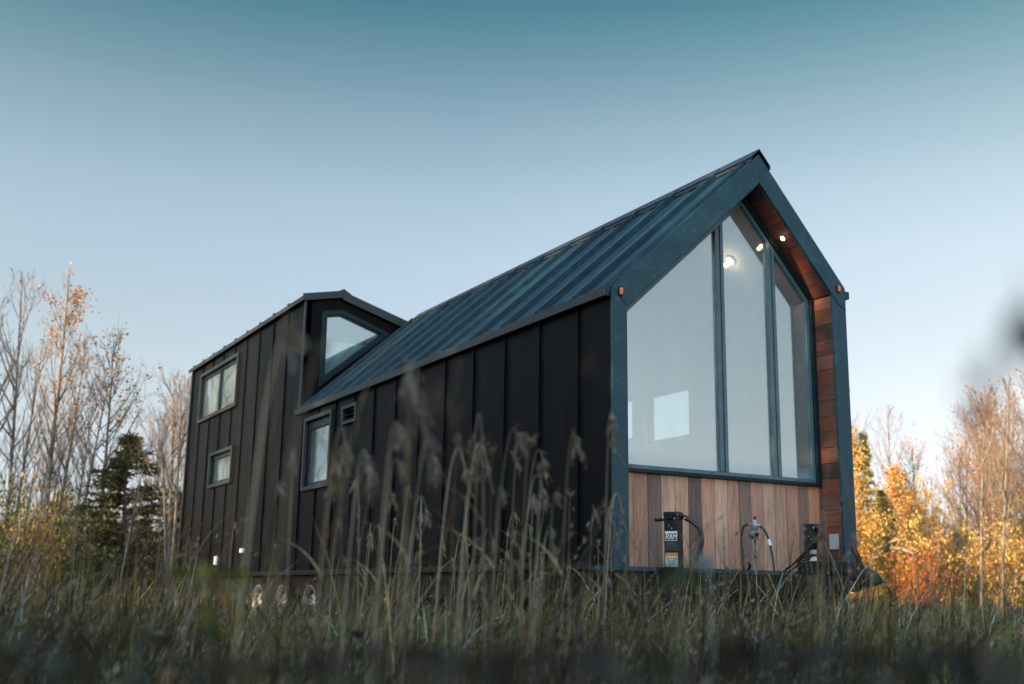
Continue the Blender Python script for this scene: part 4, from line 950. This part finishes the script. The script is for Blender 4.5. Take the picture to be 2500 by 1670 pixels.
BARE = [gen_tree(8, .050, 30, .26, 1.8, .50, 5, n_, ORNG, .055, top_leaf=True) for n_ in (35, 75, 20, 120)]
FORK = gen_tree(7, .070, 26, .42, 2.0, .62, 6, 30, ORNG, .05, forks=3, top_leaf=True)
LEAFY = gen_tree(9.5, .085, 44, .30, 1.7, .50, 6, 1150, [(.50, .25, .08), (.42, .19, .06), (.56, .32, .12)], .075, forks=1, top_leaf=True)
MIDL = [gen_tree(7, .06, 36, .35, 1.8, .6, 6, 330, ORNG, .085, top_leaf=True) for _ in range(2)]
GOLDT = gen_tree(5.2, .06, 64, .05, 1.15, .8, 8, 22000, GOLD, .068, spread=.16, ntw=3, up_=.3)
GOLDS = gen_tree(4.6, .05, 40, .10, 1.1, .8, 7, 5500, GOLD+ORNG, .085, spread=.14, ntw=3, up_=.3)
OLIVT = gen_conifer(5.0, 1.15, 22, OLIV, .15, 30, .4, .17)
DARKT = gen_conifer(4.6, 1.75, 24, DGRN+DGRN+[(.16, .12, .04)], -.10, 40, .9, .20)
SHADE = gen_conifer(9.5, 2.3, 30, DGRN, .3, 34, .4, .34)
SHR = {k: [gen_shrub(2.0, .9, 26, n_, cc, .075, k) for _ in range(2)] for k, n_, cc in (("gold", 2300, GOLD), ("rust", 1500, [(.42, .15, .04), (.36, .13, .04), (.30, .10, .03)]), ("ochre", 1500, ORNG+GOLD), ("olive", 1900, OLIV+GOLD[:1]), ("brown", 900, WEED+ORNG))}

# left wood
gl = "bare and thinly leaved trees left of the house"
put(LEAFY, 9.5, "birch_tree", 96, 29, 628, "tallest birch at left with pale trunk and orange leaves at its top", "tree", gl, pxt=160)
put(BARE[1], 8, "birch_tree", 112, 29.6, 800, "thin bare second stem standing close beside the tall orange topped birch", "tree", gl, pxt=175)
put(BARE[0], 8, "aspen_tree", 5, 27, 645, "bare tree at the very left edge reaching high", "tree", gl, pxt=12)
put(BARE[2], 8, "aspen_tree", 14, 30, 780, "bare tree with fine upright twigs just right of the left edge", "tree", gl, pxt=45)
put(BARE[3], 8, "aspen_tree", -45, 26, 700, "bare tree cut by the left edge of the view", "tree", gl)
put(MIDL[0], 7, "aspen_tree", 168, 28, 880, "slim tree with sparse brown leaves leaning right of the tall birch", "tree", gl, pxt=262)
put(MIDL[1], 7, "aspen_tree", 236, 29, 805, "tree with orange leaf clusters and bare tip above the dark evergreen", "tree", gl, pxt=305)
put(BARE[0], 8, "aspen_tree", 152, 31, 930, "thin dark trunk leaning right behind the slim brown leaved tree", "tree", gl, pxt=205)
put(BARE[2], 8, "aspen_tree", 285, 25, 1030, "thin pale slanting trunk in front of the dark evergreen", "tree", gl, pxt=325)
put(FORK, 7, "aspen_tree", 415, 27, 905, "bare forked tree with a pale trunk beside the rear corner of the house", "tree", gl, pxt=440)
put(BARE[1], 8, "aspen_tree", 470, 34, 895, "bare tree half hidden behind the rear corner of the house", "tree", gl)
put(BARE[3], 8, "aspen_tree", 340, 33, 960, "bare tree with fine twigs behind the dark evergreen", "tree", gl, pxt=365)
put(BARE[2], 8, "aspen_tree", 70, 34, 860, "bare tree behind the tall birch on its left side", "tree", gl)
put(DARKT, 4.6, "evergreen_tree", 296, 28, 1055, "dark green bushy evergreen in the left wood", "tree", None, pxt=318, sxy=1.45)
put(DARKT, 4.6, "evergreen_tree", 420, 36, 1200, "small dark evergreen behind the forked bare tree", "tree", None)
for k in range(9):
    px = rng.uniform(-80, 480); D = rng.uniform(34, 46)
    put(BARE[k % 4], 8, "aspen_tree", px, D, rng.uniform(900, 1080), "thin bare tree far back in the left wood", "tree", "thin trees far back in the left wood")
# right wood
gr_ = "trees in the sunlit wood right of the house"
put(GOLDT, 5.2, "aspen_tree", 2098, 31, 1040, "dense golden tree touching the right edge of the house", "tree", gr_, sxy=.95)
put(GOLDT, 5.2, "aspen_tree", 2035, 36, 1020, "dense golden tree mostly hidden behind the front post", "tree", gr_)
put(BARE[3], 8, "aspen_tree", 2095, 37, 935, "thin leaf dotted tree rising above the dense golden tree", "tree", gr_)
put(OLIVT, 5.0, "spruce_tree", 2128, 36, 1040, "narrow olive green tree between two golden trees", "tree", gr_, sxy=.8)
put(OLIVT, 5.0, "spruce_tree", 2165, 33, 1190, "short broad olive green tree in front of the orange shrub", "tree", gr_, sxy=1.0)
put(GOLDS, 4.6, "aspen_tree", 2205, 35, 1140, "loose golden tree right of the olive green one", "tree", gr_)
put(GOLDS, 4.6, "aspen_tree", 2248, 34, 1230, "low golden tree above the orange shrub", "tree", gr_)
put(MIDL[0], 7, "aspen_tree", 2252, 38, 1070, "thin tree with an orange leafy tip in the gap of the wood", "tree", gr_)
put(BARE[0], 8, "aspen_tree", 2180, 40, 975, "bare tree behind the olive green tree", "tree", gr_)
put(BARE[1], 8, "aspen_tree", 2440, 30, 905, "tall bare tree with the stoutest trunk in the right wood", "tree", gr_, pxt=2388)
put(BARE[2], 8, "aspen_tree", 2390, 31, 930, "tall dark bare tree left of the stoutest trunk", "tree", gr_, pxt=2345)
put(BARE[3], 8, "aspen_tree", 2510, 30, 850, "bare tree cut by the right edge of the view", "tree", gr_, pxt=2478)
for k in range(38):
    px = 2160+rng.beta(1.5, 1.0)*420; D = rng.uniform(31, 47); base = np.interp(px, [2150, 2250, 2300, 2380, 2450, 2600], [1010, 1075, 1040, 985, 950, 900])
    put((BARE+MIDL)[k % 6], (8, 8, 8, 8, 7, 7)[k % 6], "aspen_tree", px, D, base+rng.uniform(-20, 190), "slender bare trunk in the sunlit wood at right", "tree", "slender trunks of the right wood", pxt=px-rng.uniform(8, 32))
# shrubs
def shrub(kind, px, D, pyt, label, group=None, sxy=None):
    p = SHR[kind][rng.integers(0, 2)]; H = max(.5, top_h(px, pyt, D)); b = ground_at(px, D)
    return place(p, "autumn_shrub", b[0], b[1], H/2.0, rng.uniform(0, 6.28), label, "shrub", group, (0, 0), sxy)
shrub("rust", 2250, 30, 1295, "rounded rust orange shrub at the foot of the right wood", None, .75)
shrub("rust", 2215, 31, 1330, "smaller rust shrub beside the rounded rust orange one", None, .7)
for k in range(30):
    px = rng.uniform(2130, 2560); kd = ("gold", "ochre", "olive", "gold", "ochre")[k % 5]
    shrub(kd, px, rng.uniform(31, 44), rng.uniform(1150, 1330), "%s leaved shrub under the trunks of the right wood" % {"gold": "golden", "ochre": "ochre", "olive": "olive"}[kd], "shrubs under the right wood", rng.uniform(.8, 1.3))
for k in range(34):
    px = rng.uniform(-60, 470); kd = ("brown", "olive", "brown", "brown", "ochre", "brown")[k % 6]
    shrub(kd, px, rng.uniform(24, 40), rng.uniform(1130, 1320), "%s leaved shrub under the trees of the left wood" % {"brown": "brown", "ochre": "ochre", "olive": "olive", "gold": "golden"}[kd], "shrubs under the left wood", rng.uniform(.8, 1.3))
# fallen pale trunk in the right wood
b0, b1 = at(2175, 1338, 31), at(2232, 1352, 30); lg = empty("fallen_log", tuple(b0)); tag(lg, "pale fallen branches lying before the rust orange shrub", "log")
MB().tube([(0, 0, 0), tuple((b1-b0)*.5+np.array([0, 0, .05])), tuple(b1-b0)], [.05, .045, .03], 8).build("main_branch", K['birch'], lg, True)
e0 = at(2170, 1325, 31)-b0; e1 = at(2215, 1318, 30.5)-b0; MB().tube([tuple(e0), tuple((e0+e1)/2+np.array([0, 0, .04])), tuple(e1)], [.03, .026, .012], 7).build("side_branch", K['birch'], lg, True)

# far wood behind everything: one mass
def far_wood():
    prt = []; n = 2600; d = rng.uniform(52, 95, n); a = rng.uniform(-.62, .62, n); b = np.stack([CX+d*(-np.sin(YAW-a)), CY+d*np.cos(YAW-a), np.zeros(n)], -1)
    h = rng.uniform(2.5, 7.5, n); z = np.array([0, 0, 1.0]); top_ = b+z*h[:, None]+rng.normal(size=(n, 3))*np.array([.3, .3, 0])
    V, F, Cc, _ = tubes(b, b+(top_-b)*.5, top_, np.full(n, .035), np.full(n, .008), pal(n, TWIG), 3, 3); prt.append((V, F, Cc))
    m = 15000; d = rng.uniform(52, 95, m); a = rng.uniform(-.62, .62, m); zz = rng.beta(1.1, 2.4, m)*5.0
    cen = np.stack([CX+d*(-np.sin(YAW-a)), CY+d*np.cos(YAW-a), zz], -1); prt.append(quads(cen, rng.uniform(.15, .4, m), pal(m, ORNG+GOLD+OLIV+WEED), .7))
    V, F, Cc = join(prt); o = arr_mesh("far_woods", V, F, Cc, K['leaf']); tag(o, "far belt of autumn woodland behind the nearer trees", "woodland", None, "stuff")
far_wood()

# wood on the sun's side (left of the view): it shades the meadow and the house
gs = "evergreens on the sunny side of the meadow"
x = -4.6
while x < 24:
    place(SHADE, "evergreen_tree", x, -17+rng.uniform(-1.5, 1.5), rng.uniform(.95, 1.15), rng.uniform(0, 6.28), "tall dark evergreen on the sunny side of the meadow", "tree", gs); x += rng.uniform(1.2, 1.9)
for y_off, x0_, x1_ in ((-13.5, -4.0, 26),):
    x = x0_
    while x < x1_:
        place(SHADE, "evergreen_tree", x, y_off+rng.uniform(-1.2, 1.2)-8, rng.uniform(1.1, 1.25), rng.uniform(0, 6.28), "tall dark evergreen on the sunny side of the meadow", "tree", gs); x += rng.uniform(1.6, 2.4)
x = -40
while x < -15:
    place(SHADE, "evergreen_tree", x, -21+rng.uniform(-2, 2), rng.uniform(.95, 1.2), rng.uniform(0, 6.28), "tall dark evergreen on the sunny side of the meadow", "tree", gs); x += rng.uniform(1.5, 2.3)
    place(SHADE, "evergreen_tree", x-.6, -26+rng.uniform(-2, 2), rng.uniform(1.1, 1.35), rng.uniform(0, 6.28), "tall dark evergreen on the sunny side of the meadow", "tree", gs)
for k in range(9):
    place(BARE[k % 4], "aspen_tree", -12.6+k*.85+rng.uniform(-.3, .3), -14+rng.uniform(-3, 3), 1.2, rng.uniform(0, 6.28), "bare tree on the sunny side of the loft", "tree", "bare trees on the sunny side of the loft")
for k in range(12):
    place(BARE[k % 4], "aspen_tree", -22-rng.uniform(0, 14), -5-rng.uniform(0, 8), rng.uniform(.8, 1.1), rng.uniform(0, 6.28), "bare tree left of the view", "tree", "bare trees on the sunny side of the loft")
for pair in BARE+MIDL+[FORK, LEAFY, GOLDT, GOLDS, OLIVT, DARKT, SHADE]+[q for v_ in SHR.values() for q in v_]:
    for o in pair:
        if o.parent is None: bpy.data.objects.remove(o)
